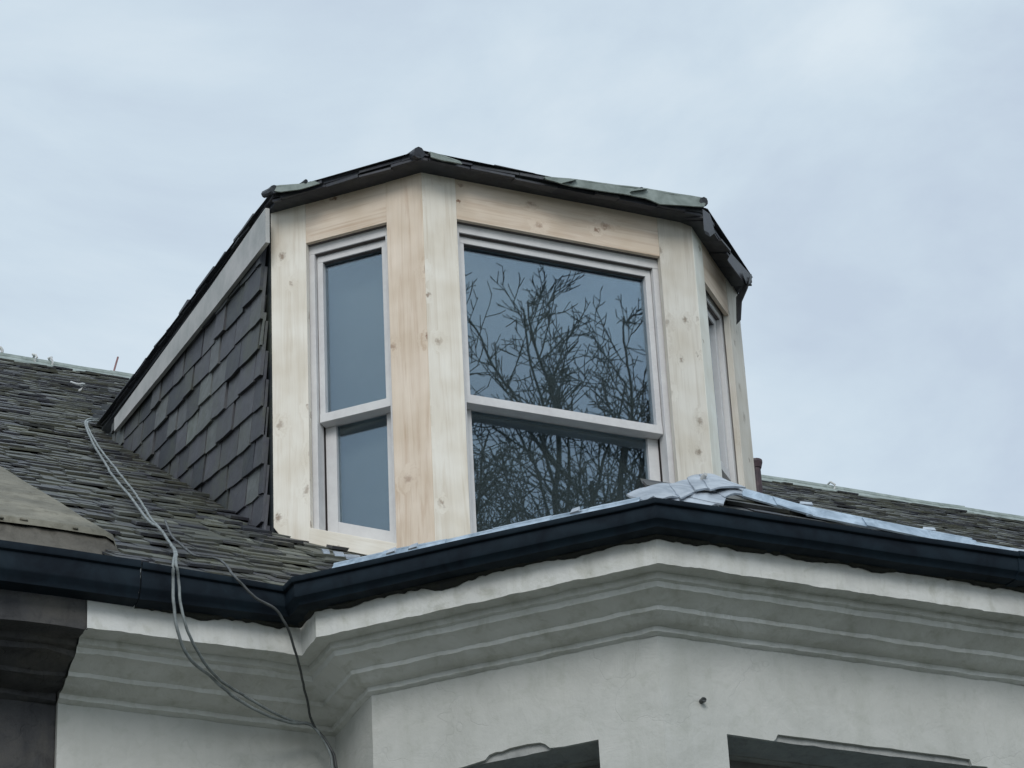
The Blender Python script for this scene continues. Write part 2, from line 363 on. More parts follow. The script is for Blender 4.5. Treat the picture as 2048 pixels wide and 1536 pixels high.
sweep_cornice([(-7, -.868), (-1.612, -.868)], [(-7, -.53), (-1.612, -.53)], 'cornice', M['stone'], neigh, .012)

# walls with openings -------------------------------------------------
def wall_poly(mb, a, b, inward, outline_list, th):
    """a,b plan points of the face line; outline in (s,z); extruded inward by th"""
    a = Vector((*a, 0)); b = Vector((*b, 0)); e = (b-a).normalized(); n = Vector((*inward, 0))
    for ol in outline_list:
        A = [a+e*s+Vector((0, 0, z)) for s, z in ol]; B = [p+n*th for p in A]
        mb.hexa(A, B)
wall = MB()
# main wall, left of the bay
wall_poly(wall, (-1.61, -.55), (-.628, -.55), (0, 1), [[(0, 0), (.982, 0), (.982, 6.0), (0, 6.0)]], .3)
wall_poly(wall, (-.628, -.55), (-.628, -.908), (1, 0), [[(-.3, 0), (.358, 0), (.358, 6.0), (-.3, 6.0)]], .25)
wall_poly(wall, (2.238, -.55), (9, -.55), (0, 1), [[(0, 0), (6.762, 0), (6.762, 6.0), (0, 6.0)]], .3)
wall_poly(wall, (2.238, -.908), (2.238, -.55), (-1, 0), [[(0, 0), (.658, 0), (.658, 6.0), (0, 6.0)]], .25)
APEX = (.094, -1.63)
def bay_wall(a, b, inward, s0, s1, top, L):
    """top: list of (s,z) from s0 to s1 = the ragged upper edge of the opening"""
    z0 = 3.9
    out = []
    # pieces butt together; kept apart from one another only by shared edges
    wall_poly(wall, a, b, inward, [[(0, 0), (s0, 0), (s0, 6.0), (0, 6.0)], [(s1, 0), (L, 0), (L, 6.0), (s1, 6.0)], [(s0, 0), (s1, 0), (s1, z0), (s0, z0)]], .16)
    wall_poly(wall, a, b, inward, [[(s0, 6.0)]+top+[(s1, 6.0)]], .012)
LA = math.dist(WP[2], WP[3]); LB = math.dist(WP[3], WP[4])
nA, nB = (S2, S2), (0, 1)
def sA(x, y):
    q = at(x, y, (*APEX, 0), (1, 1, 0)); return (Vector((q.x, q.y))-Vector(WP[2])).length, q.z
def sB(x, y):
    q = at(x, y, (*APEX, 0), (0, 1, 0)); return q.x-APEX[0], q.z
sa1, za = sA(1197, 1479); sa0 = sa1-.62
topA = [(sa0, za-.004), (sA(925, 1536)[0], za-.001)]
for px in [(970, 1520), (978, 1510), (992, 1504), (1003, 1503), (1020, 1496), (1055, 1488), (1080, 1485), (1090, 1488), (1100, 1496)]: topA.append(sA(*px))
topA += [(sa1-.12, za), (sa1, za)]
topA = sorted(topA)
bay_wall(WP[2], WP[3], nA, sa0, sa1, topA, LA)
sb0, zb_ = sB(1453.8, 1468); sb1 = LB-sb0; zst = sB(1558, 1469)[1]
topB = [(sb0, zb_), (sb0+.1, zb_-.002), (sB(1548, 1484)[0], zb_-.004), (sB(1552, 1482)[0], zb_+.004), (sB(1556, 1470)[0], zst)]
for k in range(1, 24): s_ = sB(1556, 1470)[0]+k*.03; topB.append((s_, zst+noise.noise(Vector((s_*14, 0, 0)))*.0035)) if s_ < sB(1935, 1518)[0] else None
topB += [(sB(1940, 1519)[0], zst-.002), (sB(1944, 1530)[0], zb_-.002), (sb1, zb_)]
bay_wall(WP[3], WP[4], nB, sb0, sb1, topB, LB)
wall_poly(wall, WP[4], WP[5], (-S2, S2), [[(0, 0), (LA, 0), (LA, 6.0), (0, 6.0)]], .16)
tag(wall.build('wall', M['render'], house))
# bare lintels set behind the broken render
lin = MB()
def lintel(a, b, inward, s0, s1, z0, z1, d0, d1, jag):
    a = Vector((*a, 0)); b = Vector((*b, 0)); e = (b-a).normalized(); n = Vector((*inward, 0)); k = 24
    bot = [(s0+(s1-s0)*i/k, z0+noise.noise(Vector((i*.7, jag, 0)))*.005) for i in range(k+1)]
    ol = [(s0, z1)]+bot+[(s1, z1)]
    A = [a+e*s+n*d0+Vector((0, 0, z)) for s, z in ol]; B = [a+e*s+n*d1+Vector((0, 0, z)) for s, z in ol]
    lin.hexa(A, B)
lintel(WP[2], WP[3], nA, sa0+.001, sa1-.001, za+.002, 5.95, .013, .155, 1)
lintel(WP[3], WP[4], nB, sb0+.001, sb1-.001, zb_+.001, 5.95, .013, .155, 4)
lin.build('lintel', M['lintel_stone'], house)
# sash windows of the bay below
def low_window(a, b, inward, s0, s1, ztop):
    a = Vector((*a, 0)); b = Vector((*b, 0)); e = (b-a).normalized(); n = Vector((*inward, 0))
    def bx(mb, u0, u1, z0, z1, d0, d1):
        A = [a+e*s+n*d0+Vector((0, 0, z)) for s, z in ((u0, z0), (u1, z0), (u1, z1), (u0, z1))]
        mb.hexa(A, [p+n*(d1-d0) for p in A])
    fr = MB(); z0 = 3.9
    bx(fr, s0, s1, ztop-.06, ztop-.001, .19, .27); bx(fr, s0, s0+.06, z0, ztop-.06, .19, .27); bx(fr, s1-.06, s1, z0, ztop-.06, .19, .27)
    bx(fr, s0+.06, s1-.06, 4.75, 4.80, .20, .25); bx(fr, s0+.06, s1-.06, z0, z0+.08, .20, .26)
    f = fr.build('window', M['old_frame'], house)
    g = MB(); bx(g, s0+.06, s1-.06, z0+.08, 4.75, .24, .244); g.build('pane', M['glass'], f); g = MB(); bx(g, s0+.06, s1-.06, 4.80, ztop-.06, .22, .224)
    g.build('pane', M['glass'], f)
    lo = MB(); bx(lo, s0-.02, s1+.02, ztop-.002, ztop+.14, .16, .30); bx(lo, s0-.06, s0, z0, ztop-.002, .161, .30); bx(lo, s1, s1+.06, z0, ztop-.002, .161, .30)
    lo.build('reveal', M['lintel_stone'], f)
low_window(WP[2], WP[3], nA, sa0, sa1, za)
low_window(WP[3], WP[4], nB, sb0, sb1, zb_)
mb = MB(); mb.hexa([(-.2, -.4, 3.8), (1.8, -.4, 3.8), (1.8, -.95, 3.8), (1.45, -1.28, 3.8), (.15, -1.28, 3.8), (-.2, -.93, 3.8)], [(-.2, -.4, 5.88), (1.8, -.4, 5.88), (1.8, -.95, 5.88), (1.45, -1.28, 5.88), (.15, -1.28, 5.88), (-.2, -.93, 5.88)])
mb.build('room_interior', M['interior'], house)
# little metal anchor in the bay wall
q = at(1402, 1403, (*APEX, 0), (0, 1, 0)); mb = MB(); tube(mb, [q+Vector((0, .01, 0)), q+Vector((0, -.022, -.002))], .008, 10); tube(mb, [q+Vector((0, -.016, 0)), q+Vector((0, -.022, -.004))], .009, 10)
mb.build('wall_anchor', M['cable_dark'], house)
# neighbour wall
nw = MB(); k = 0
for ix in range(0, 40):
    for iz in range(0, 30):
        pass
xs = [-7, -4, -2.6]+[-2.5+.045*i for i in range(20)]+[-1.612]; zs = [0, 3, 4.8]+[4.9+.05*i for i in range(20)]+[5.96]
def nwp(x, z): return (x, -.53+noise.noise(Vector((x*6, z*6, 2)))*.012+noise.noise(Vector((x*22, z*22, 5)))*.006, z)
for i in range(len(xs)-1):
    for j in range(len(zs)-1): nw.face([nwp(xs[i], zs[j]), nwp(xs[i+1], zs[j]), nwp(xs[i+1], zs[j+1]), nwp(xs[i], zs[j+1])])
nw.face([(-1.612, -.53, 0), (-1.612, 4, 0), (-1.612, 4, 6), (-1.612, -.53, 6)])
nw.build('wall', M['stone'], neigh, smooth=True, weld=True)

# ------------------------------------------------------------------ gutters
GP = [(.010, .0), (.090, .0), (.097, -.002), (.098, -.022), (.096, -.028), (.086, -.032), (.087, -.060), (.086, -.092), (.084, -.100), (.072, -.112), (.066, -.132), (.025, -.136), (.010, -.136)]
IN = [(.010, -.120), (.025, -.122), (.045, -.118), (.066, -.09), (.076, -.05), (.080, -.008)]
def offs(path, d):
    out = []
    for i, p in enumerate(path):
        p = Vector(p); ns = []
        for a, b in ((i-1, i), (i, i+1)):
            if a < 0 or b >= len(path): continue
            t = (Vector(path[b])-Vector(path[a])).normalized(); ns.append(Vector((t.y, -t.x)))
        if len(ns) == 1: out.append(p+ns[0]*d)
        else:
            m = (ns[0]+ns[1]).normalized(); out.append(p+m*(d/max(.2, m.dot(ns[0]))))
    return out
def gutter(path, zs, name, parent, hs, joints=()):
    mb = MB(); prof = [(o, z) for o, z in GP]+IN[::1]; prof = GP+[(o, z) for o, z in reversed([])]
    full = [(.100, .0)]+[p for p in GP[1:]]+IN
    full = GP[1:]+IN
    # subdivide the path
    P = []; Z = []; seg = []
    lines = {}
    for j, (o, z) in enumerate(full): lines[j] = offs(path, o)
    n = len(full); cols = []
    for i in range(len(path)-1):
        L = math.dist(path[i], path[i+1]); k = max(1, int(L/.12))
        for q in range(k+(1 if i == len(path)-2 else 0)):
            t = q/k; col = []
            for j, (o, z) in enumerate(full):
                a = lines[j][i]; b = lines[j][i+1]; c = a.lerp(b, t); zz_ = zs[i]*(1-t)+zs[i+1]*t
                pv = Vector((c.x, c.y, zz_+z*(hs[i]*(1-t)+hs[i+1]*t))); sag = noise.noise(Vector((c.x*3, c.y*3, 1)))*.004
                col.append(pv+Vector((0, 0, sag)))
            cols.append(col)
    for c in cols: mb.v += [tuple(p) for p in c]
    for i in range(len(cols)-1):
        for j in range(n):
            a = i*n+j; b = i*n+(j+1) % n; mb.f.append([a, b, b+n, a+n]); mb.uv.append([(0, 0)]*4); mb.r.append(0)
    for base in (0, (len(cols)-1)*n):
        mb.f.append([base+j for j in range(n)]); mb.uv.append([(0, 0)]*n); mb.r.append(0)
    # brackets / union joints
    for (i, t) in joints:
        for sgn in (0,):
            a = []; b = []
            for j, (o, z) in enumerate(GP[1:]):
                o2 = o+.003 if j < 9 else o; z2 = z-(.004 if j > 5 else 0)+(.002 if j < 2 else 0)
                l = offs(path, o2); c = l[i].lerp(l[i+1], t); e = (l[i+1]-l[i]).normalized(); zz_ = zs[i]*(1-t)+zs[i+1]*t
                z2 *= hs[i]*(1-t)+hs[i+1]*t; a.append((c.x-e.x*.02, c.y-e.y*.02, zz_+z2)); b.append((c.x+e.x*.02, c.y+e.y*.02, zz_+z2))
            mb.hexa(a, b)
    o = mb.build(name, M['gutter'], parent, smooth=True)
    try: o.data.set_sharp_from_angle(angle=math.radians(35))
    except Exception: pass
    return o
gp = [(-1.45, -.88)]+FP[1:]
gutter(gp, [6.257, 6.236, 6.229, 6.219, 6.229, 6.229, 6.23, 6.25], 'gutter', house, [.95, .74, .72, .66, .7, .7, .7, .7], joints=[(3, .8)])
gutter([(-7, -.88), (-1.455, -.88)], [6.293, 6.261], 'gutter', neigh, [1.2, .98])

# black moss and old mastic hanging between gutter and fascia
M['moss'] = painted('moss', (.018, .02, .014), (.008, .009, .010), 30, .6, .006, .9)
def moss(path, zs, zh, parent):
    mb = MB(); P_ = offs(path, .003); Q_ = offs(path, .022)
    for i in range(len(path)-1):
        L = math.dist(path[i], path[i+1]); k = max(2, int(L/.012)); prev = None
        for q in range(k+1):
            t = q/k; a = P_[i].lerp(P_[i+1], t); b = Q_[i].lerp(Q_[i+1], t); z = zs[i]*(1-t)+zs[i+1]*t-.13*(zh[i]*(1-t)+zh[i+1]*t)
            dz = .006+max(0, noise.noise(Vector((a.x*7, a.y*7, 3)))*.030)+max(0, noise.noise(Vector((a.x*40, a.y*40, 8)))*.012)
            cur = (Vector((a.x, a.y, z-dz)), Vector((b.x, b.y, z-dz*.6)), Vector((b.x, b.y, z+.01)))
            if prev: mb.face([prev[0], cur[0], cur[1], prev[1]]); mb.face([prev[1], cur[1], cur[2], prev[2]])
            prev = cur
    mb.build('gutter_moss', M['moss'], parent)
moss(gp, [6.257, 6.236, 6.229, 6.219, 6.229, 6.229, 6.23, 6.25], [.95, .74, .72, .66, .7, .7, .7, .7], house)
# ------------------------------------------------------------------ main roof
T = .70; ROOF0 = Vector((-.485, .485, 7.182))
def roofz(y): return ROOF0.z+T*(y-ROOF0.y)
cph = 1/math.sqrt(1+T*T); up_s = Vector((0, cph, T*cph)); nrm = Vector((0, -T*cph, cph))
EAVE_Y = -.93
YR = 6.05
def slates(mb, O, eu, ev, en, u0, u1, v0, v1, expo, wmin, wmax, skip=None, thick=(.007, .015), lift=.018, jit=.012, length=.34, grow=None):
    v = v0; row = 0
    while v < v1:
        x = u0-random.random()*wmax
        while x < u1:
            wd = random.uniform(wmin, wmax); a, b = max(x, u0), min(x+wd-.004, u1)
            if b-a > .03 and not (skip and skip((a+b)/2, v)):
                t = random.uniform(*thick); j = random.uniform(-jit, jit); j2 = j+random.uniform(-.006, .006); h = lift+random.uniform(-.005, .008); h2 = h+random.uniform(-.004, .004)
                L = min(length, v1-v+.02)
                if row % 1 == 0:
                    c = lambda u, vv, hh: O+eu*u+ev*vv+en*hh
                    A = [c(a, v+j, h), c(b, v+j2, h2), c(b, v+L, .004), c(a, v+L, .004)]
                    B = [c(a+.002, v+j+.002, h+t), c(b-.002, v+j2+.002, h2+t), c(b, v+L, .004+t*.6), c(a, v+L, .004+t*.6)]
                    mb.hexa(A, B, r=min(1, max(0, random.betavariate(2, 2.4))))
            x += wd
        v += expo*random.uniform(.93, 1.07); row += 1
rf = MB()
O = Vector((0, EAVE_Y, roofz(EAVE_Y)+.006))
LV = (YR-EAVE_Y)/cph
def skipd(u, v):
    y = EAVE_Y+v*cph
    if -.46 < u < 1.6 and .75 < y < 3.2: return True
    if -.35 < u < 1.3 and y > .3 and y < 1.2: return True
    if u > -.62 and u < 2.3 and y < -.62: return True
    return False
slates(rf, O, Vector((1, 0, 0)), up_s, nrm, -1.45, 10.0, 0, LV-.1, .105, .05, .16, skipd, jit=.018, thick=(.005, .012), lift=.015, length=.26)
# sarking below and the rear slope
def rp_(x, y, dz=0): return (x, y, roofz(y)+dz)
rf.face([rp_(-1.6, -.78), rp_(-.6, -.78), rp_(-.6, .2), rp_(-1.6, .2)], r=0)
rf.face([rp_(-.6, -.62), rp_(.2, -.62), rp_(.2, .2), rp_(-.6, .2)], r=0); rf.face([rp_(.2, -.62), rp_(2.3, -.62), rp_(2.3, .2), rp_(.2, .2)], r=0)
rf.face([rp_(2.3, -.78), rp_(10, -.78), rp_(10, .2), rp_(2.3, .2)], r=0)
rf.face([rp_(-1.6, .2), rp_(-.2, .2), rp_(-.2, .6), rp_(-1.6, .6)], r=0)
rf.face([rp_(-1.6, .6), rp_(-.47, .6), rp_(-.47, YR), rp_(-1.6, YR)], r=0)
rf.face([rp_(1.58, .2), rp_(10, .2), rp_(10, YR), rp_(1.58, YR)], r=0); rf.face([rp_(-.47, 3.0), rp_(1.58, 3.0), rp_(1.58, YR), rp_(-.47, YR)], r=0)
zr = roofz(YR)
rf.face([(-1.6, YR, zr), (10, YR, zr), (10, YR+7, zr-4.9), (-1.6, YR+7, zr-4.9)], r=0)
roof = rf.build('roof', M['slate'], house, rnd=True)
# neighbour roof (hidden behind the skew, continues the terrace)
nr = MB(); nr.face([rp_(-7, -.78), rp_(-1.62, -.78), rp_(-1.62, YR), rp_(-7, YR)], r=.4); nr.face([(-7, YR, zr), (-1.62, YR, zr), (-1.62, YR+7, zr-4.9), (-7, YR+7, zr-4.9)], r=.4)
nr.build('roof', M['slate'], neigh, rnd=True)
# ridge
rd = MB()
x = -1.5
while x < 9.9:
    L = random.uniform(1.7, 2.3); pts = []
    for k in range(9):
        u = k/8; pts.append(Vector((x+L*u, YR+noise.noise(Vector((x+u*2, 3, 0)))*.01, zr+.005+noise.noise(Vector((x+u*3, 0, 0)))*.008+.006*(k == 8))))
    tube(rd, pts, .045, 10)
    for sgn in (-1, 1):
        for k in range(8):
            a, b = pts[k], pts[k+1]; jj = noise.noise(Vector((a.x*3, 9, 0)))*.012; j2 = noise.noise(Vector((b.x*3, 9, 0)))*.012
            rd.hexa([a+Vector((0, sgn*.03, .0)), b+Vector((0, sgn*.03, .0)), b+Vector((0, sgn*(.13+j2), -.073-.7*j2)), a+Vector((0, sgn*(.13+jj), -.073-.7*jj))],
                    [a+Vector((0, sgn*.03, .014)), b+Vector((0, sgn*.03, .014)), b+Vector((0, sgn*(.13+j2), -.063-.7*j2)), a+Vector((0, sgn*(.13+jj), -.063-.7*jj))])
    x += L-.05
ridge = rd.build('ridge_flashing', M['lead_green'], roof, smooth=False)
for px in (70, 104, 1665):
    q = at(px, 720+.155*(px-70), (0, YR-.05, 0), (0, 1, 0)); xq = q.x
    arc = [Vector((xq+random.uniform(-.01, .01), YR+math.sin(a)*.068, zr+.005+math.cos(a)*.068)) for a in [-2.0+.4*i for i in range(9)]]
    arc = [Vector((xq+.12, YR-.15, zr-.06))]+arc
    rc = MB(); tube(rc, arc[1:], .007, 6); rc.build('ridge_strap', M['wire'], ridge)
q = at(225, 742, (0, YR-.02, 0), (0, 1, 0)); q2 = at(236, 714, (0, YR-.02, 0), (0, 1, 0)); mb = MB(); tube(mb, [q-Vector((.0, 0, .04)), q.lerp(q2, .5)+Vector((.004, 0, 0)), q2], .006, 8); mb.build('ridge_wire', M['red'], ridge)
# bent slate hooks
def onroof(x, y, h=.03): return at(x, y, ROOF0+nrm*h, nrm)
mb = MB()
tube(mb, smooth_path([onroof(142, 764, .06), onroof(155, 768, .09), onroof(168, 768, .09), onroof(166, 776, .06), onroof(157, 782, .04)]), .006, 6); mb.build('slate_hook', M['wire'], roof); mb = MB()
tube(mb, smooth_path([at(0, 694, (0, YR, 0), (0, 1, 0)), at(4, 700, (0, YR, 0), (0, 1, 0)), at(4, 706, (0, YR, 0), (0, 1, 0))]), .010, 6)
mb.build('slate_hook', M['wire'], roof)
# vent pipe behind the dormer
vb = at(1513, 925, (0, 2.2, 0), (0, 1, 0)); mb = MB()
tube(mb, [Vector((vb.x-.005, 2.2, vb.z-.55)), Vector((vb.x-.005, 2.2, vb.z-.02))], .022, 14); tube(mb, [Vector((vb.x-.005, 2.2, vb.z-.035)), Vector((vb.x-.005, 2.2, vb.z-.005))], .026, 14, .034)
tube(mb, [Vector((vb.x-.005, 2.2, vb.z-.005)), Vector((vb.x-.005, 2.2, vb.z+.008))], .034, 14)
mb.build('vent_pipe', M['rust'], roof, smooth=False)

# skew stone with cement fillet between the two roofs
mb = MB(); sk0 = at(225, 1062, ROOF0+Vector((0, 0, .10)), nrm); skm = at(62, 955, ROOF0+Vector((0, 0, .10)), nrm); sku = at(0, 925, ROOF0+Vector((0, 0, .10)), nrm)
yf = sk0.y
def skp(x, y, h): return Vector((x, y, roofz(y)+h))
rows = []
ny = 40
for i in range(ny+1):
    y = yf+(6.0-yf)*(i/ny)**1.6
    xr = sk0.x+(sku.x-sk0.x)*min(1.6, (y-yf)/(sku.y-yf))+noise.noise(Vector((y*3, 0, 0)))*.008
    rows.append([skp(-2.02, y, .09), skp(-1.9, y, .10)+wob((0, y, 0), 5, .008), skp((xr-1.9)/2, y, .10)+wob((3, y, 0), 5, .010), skp(xr-.03, y, .10), skp(xr, y, .085), skp(xr+.03, y, -.01)])
for i in range(ny):
    for k in range(5): mb.face([rows[i][k], rows[i][k+1], rows[i+1][k+1], rows[i+1][k]])
# front of the skew stone, dropping into the gutter
f0 = rows[0]; n = 6
fr1 = [p+Vector((0, -.012, -.03)) for p in f0]
fr2 = [Vector((p.x+(.03 if k == 4 else .045 if k == 5 else 0), yf-.035, roofz(yf)-.02)) for k, p in enumerate(f0)]
for k in range(5): mb.face([f0[k], f0[k+1], fr1[k+1], fr1[k]][::-1])
sfr = MB()
fr3 = [Vector((p.x, p.y-.06, p.z-.12)) for p in fr2]
g0 = [p+Vector((0, .012, 0)) for p in fr1]
for k in range(5):
    nn_ = 8
    for i in range(nn_):
        for j in range(6):
            def gp(a_, b_):
                q_ = g0[k].lerp(g0[k+1], a_/nn_).lerp(fr2[k].lerp(fr2[k+1], a_/nn_), b_/6); return q_+wob(q_, 18, .008)+wob(q_, 50, .003)
            sfr.face([gp(i, j), gp(i, j+1), gp(i+1, j+1), gp(i+1, j)])
    sfr.face([fr2[k], fr2[k+1], fr3[k+1], fr3[k]][::-1])
sfr.build('skew_block', M['old_stone'], neigh, smooth=True, weld=True)
for k in range(9):
    c = f0[1].lerp(f0[4], random.random())+Vector((0, random.uniform(-.01, .03), random.uniform(-.01, .004))); a = random.uniform(.01, .03)
    mb.hexa([c+Vector((-a, -.008, -.004)), c+Vector((a, -.008, -.006)), c+Vector((a*.7, .02, 0)), c+Vector((-a*.8, .015, 0))], [c+Vector((-a*.8, -.006, .006)), c+Vector((a*.8, -.006, .003)), c+Vector((a*.6, .016, .012)), c+Vector((-a*.7, .012, .012))])
mb.build('skew_stone', M['cement'], neigh, smooth=True, weld=True)

# ------------------------------------------------------------------ bay roof
TB = .85
def bayplane(d):     # height over the fascia line at inset d
    return 6.215+TB*(d)
bs = MB()
# A plane (canted) and B plane (front), C plane (far canted)
eA = Vector((-S2, S2, 0)); inA = Vector((S2, S2, 0)); eB = Vector((1, 0, 0)); inB = Vector((0, 1, 0)); cb = 1/math.sqrt(1+TB*TB)
PA = Vector((-.01, -1.88, 6.215))
def hip_clip(side, u, d):    # keep slates on their own side of the 22.5 deg hips
    return u > d*math.tan(math.radians(22.5))-.02
tn0 = math.tan(math.radians(22.5))
def bay_slates(mb, O, eu, ein, u1, dmax, hi_right=None):
    d = -.035
    while d < dmax:
        u = -.05
        t0 = d*math.tan(math.radians(22.5)); t1 = (u1-d*math.tan(math.radians(22.5))) if hi_right else u1
        x = t0+random.uniform(-.1, 0)
        while x < t1:
            wd = random.uniform(.12, .24); a, b = max(x, t0), min(x+wd-.004, t1)
            if b-a > .02:
                L = .12; j = random.uniform(-.006, .006); t = random.uniform(.008, .014); h = .016+random.uniform(-.004, .006)
                up = Vector((ein.x*cb, ein.y*cb, TB*cb)); nn = Vector((-ein.x*TB*cb, -ein.y*TB*cb, cb))
                c = lambda u_, v_, hh: O+eu*u_+up*(v_/cb)+nn*hh
                at_ = max(a, (d+L)*tn0); bt_ = min(b, u1-(d+L)*tn0) if hi_right else b
                if bt_ < at_+.01 or (hi_right and d+.12 > .455-max(0, b-.55)*.18): x += wd; continue
                A = [c(a, d+j, h), c(b, d+j, h+random.uniform(-.003, .003)), c(bt_, d+L, .003), c(at_, d+L, .003)]
                B = [p+nn*(t if k < 2 else t*.6) for k, p in enumerate(A)]
                mb.hexa(A, B, r=random.betavariate(2, 3))
            x += wd
        d += .075
bay_slates(bs, PA, eA, inA, 1.21, .10)
bay_slates(bs, PA, eB, inB, 1.63, .42, True)
PC = Vector((1.62, -1.88, 6.215)); bay_slates(bs, PC, Vector((S2, S2, 0)), Vector((-S2, S2, 0)), 1.21, .08)
def pA(u, d, h=0): return PA+eA*u+inA*d+Vector((0, 0, TB*d+h))
def pB(u, d, h=0): return PA+eB*u+inB*d+Vector((0, 0, TB*d+h))
tn = math.tan(math.radians(22.5))
bs.face([pA(0, 0), pA(1.21, 0), pA(1.21, .21), pA(.21*tn, .21)]); bs.face([pB(0, 0), pB(1.63, 0), pB(1.63-.26*tn, .26), pB(.57, .45), pB(.45*tn, .45)])
bs.face([PC, PC+Vector((.855, .855, 0)), PC+Vector((.855-.18, .855+.18, .22)), PC+Vector((-.26*tn, .26, .22))])
# the left end that drops to the main slope, and the flat behind the crest
bs.face([pA(1.21, 0), (-.86, -.80, 6.26), (-.60, -.62, 6.44), pA(1.21, .21)])
bs.face([pA(1.21, .20), pA(.20*tn, .20), (.8, -.62, 6.42), (-.6, -.62, 6.42)]); bs.face([pA(.20*tn, .20), pB(.19, .43), pB(.57, .43), (1.3, -.62, 6.42), (.8, -.62, 6.42)])
bs.face([pB(.57, .44), pB(1.63-.26*tn, .25), (2.2, -.62, 6.4), (1.3, -.62, 6.45)])
bayroof = bs.build('bay_roof', M['slate'], house, rnd=True)

def ribbon(mb, top, bot, thick, nvec, seg=.04, amp=.003):
    """lead strip between two polylines with the same count, with thickness"""
    n = Vector(nvec).normalized()
    T_ = []; B_ = []
    for i in range(len(top)-1):
        L = (Vector(top[i+1])-Vector(top[i])).length; k = max(1, int(L/seg))
        for q in range(k+(1 if i == len(top)-2 else 0)):
            t = q/k; a = Vector(top[i]).lerp(Vector(top[i+1]), t); b = Vector(bot[i]).lerp(Vector(bot[i+1]), t)
            T_.append(a+wob(a, 9, amp)); B_.append(b+wob(b, 12, amp*1.3))
    m = 4
    for i in range(len(T_)-1):
        for k in range(m):
            a0 = T_[i].lerp(B_[i], k/m); a1 = T_[i].lerp(B_[i], (k+1)/m); b0 = T_[i+1].lerp(B_[i+1], k/m); b1 = T_[i+1].lerp(B_[i+1], (k+1)/m)
            mb.face([a0, b0, b1, a1])
            mb.face([a0-n*thick, a1-n*thick, b1-n*thick, b0-n*thick])
        mb.face([B_[i], B_[i+1], B_[i+1]-n*thick, B_[i]-n*thick]); mb.face([T_[i], T_[i]-n*thick, T_[i+1]-n*thick, T_[i+1]])
    mb.face([T_[0], B_[0], B_[0]-n*thick, T_[0]-n*thick]); mb.face([T_[-1], T_[-1]-n*thick, B_[-1]-n*thick, B_[-1]])
# crest along the canted side: a flat skirt plus a round-topped roll
nAu = Vector((-S2*TB*cb, -S2*TB*cb, cb)); nBu = Vector((0, -TB*cb, cb))
ld = MB()
def onA(x, y, h=.035): return at(x, y, PA+nAu*h, nAu)
def onB(x, y, h=.035): return at(x, y, PA+nBu*h, nBu)
segA = [((655, 1130), (672, 1141)), ((770, 1103), (772, 1118)), ((880, 1080), (888, 1096)), ((985, 1058), (992, 1072)), ((1090, 1033), (1098, 1049)), ((1180, 1014), (1186, 1031)), ((1270, 993), (1276, 1012))]
for i in range(len(segA)-1):
    (t0, b0), (t1, b1) = segA[i], segA[i+1]
    ex = 4
    B0, B1 = onA(*b0), onA(*b1)
    T0 = B0+inA*.025+Vector((0, 0, .036)); T1 = B1+inA*.025+Vector((0, 0, .036))
    dx = (B1-B0).normalized()
    lo_ = .003*(i % 2)
    ribbon(ld, [T0-dx*.02+nAu*lo_, T1+nAu*lo_], [B0-dx*.02+nAu*lo_, B1+nAu*lo_], .006, nAu)
    tube(ld, [T0-dx*.02+inA*.008, T0.lerp(T1, .5)+inA*.008, T1+inA*.008], .010+.002*(i % 2), 8)
crest = ld.build('lead_flashing', M['lead'], bayroof, smooth=False)
for (x, y) in ((782, 1108), (826, 1099), (1150, 1027)):
    c = onA(x, y, .05); dx = Vector((S2, -S2, 0)); mb = MB()
    mb.hexa([c-dx*.018, c+dx*.016+Vector((0, 0, .002)), c+dx*.014+inA*.015+Vector((0, 0, .022)), c-dx*.016+inA*.015+Vector((0, 0, .020))], [c-dx*.016+nAu*.006, c+dx*.014+nAu*.008, c+dx*.012+inA*.015+Vector((0, 0, .030)), c-dx*.014+inA*.015+Vector((0, 0, .027))])
    mb.build('lead_clip', M['lead_pale'], crest)
ld2 = MB()
segB = [((1480, 974), (1492, 993)), ((1545, 991), (1560, 1013)), ((1608, 1008), (1620, 1030)), ((1730, 1033), (1740, 1054)), ((1850, 1058), (1860, 1078)), ((1950, 1078), (1958, 1096)), ((2052, 1097), (2054, 1112)), ((2150, 1120), (2150, 1133))]
for i in range(len(segB)-1):
    (t0, b0), (t1, b1) = segB[i], segB[i+1]
    B0, B1 = onB(*b0), onB(*b1); dx = (B1-B0).normalized(); lo_ = .004*(i % 2)
    hgt = .046 if i < 5 else .034
    T0 = B0+inB*.03+Vector((0, 0, hgt)); T1 = B1+inB*.03+Vector((0, 0, hgt))
    ribbon(ld2, [T0-dx*.01+nBu*lo_, T1+dx*.01+nBu*lo_], [B0-dx*.01+nBu*lo_, B1+dx*.01+nBu*lo_], .006, nBu)
    tube(ld2, [T0+inB*.012, T0.lerp(T1, .5)+inB*.012, T1+inB*.012], .011, 8)
hip = ld2.build('lead_flashing', M['lead'], bayroof)
for px in ((1612, 1012), (1858, 1063), (2040, 1107)):
    c = onB(*px, h=.045); mb = MB(); mb.hexa([c+Vector((-.03, 0, -.004)), c+Vector((.022, -.002, -.002)), c+Vector((.03, .014, .016)), c+Vector((-.016, .014, .014))], [c+Vector((-.028, -.006, .002)), c+Vector((.024, -.007, .005)), c+Vector((.03, .010, .024)), c+Vector((-.014, .010, .021))])
    mb.build('lead_clip', M['lead_pale'], hip)
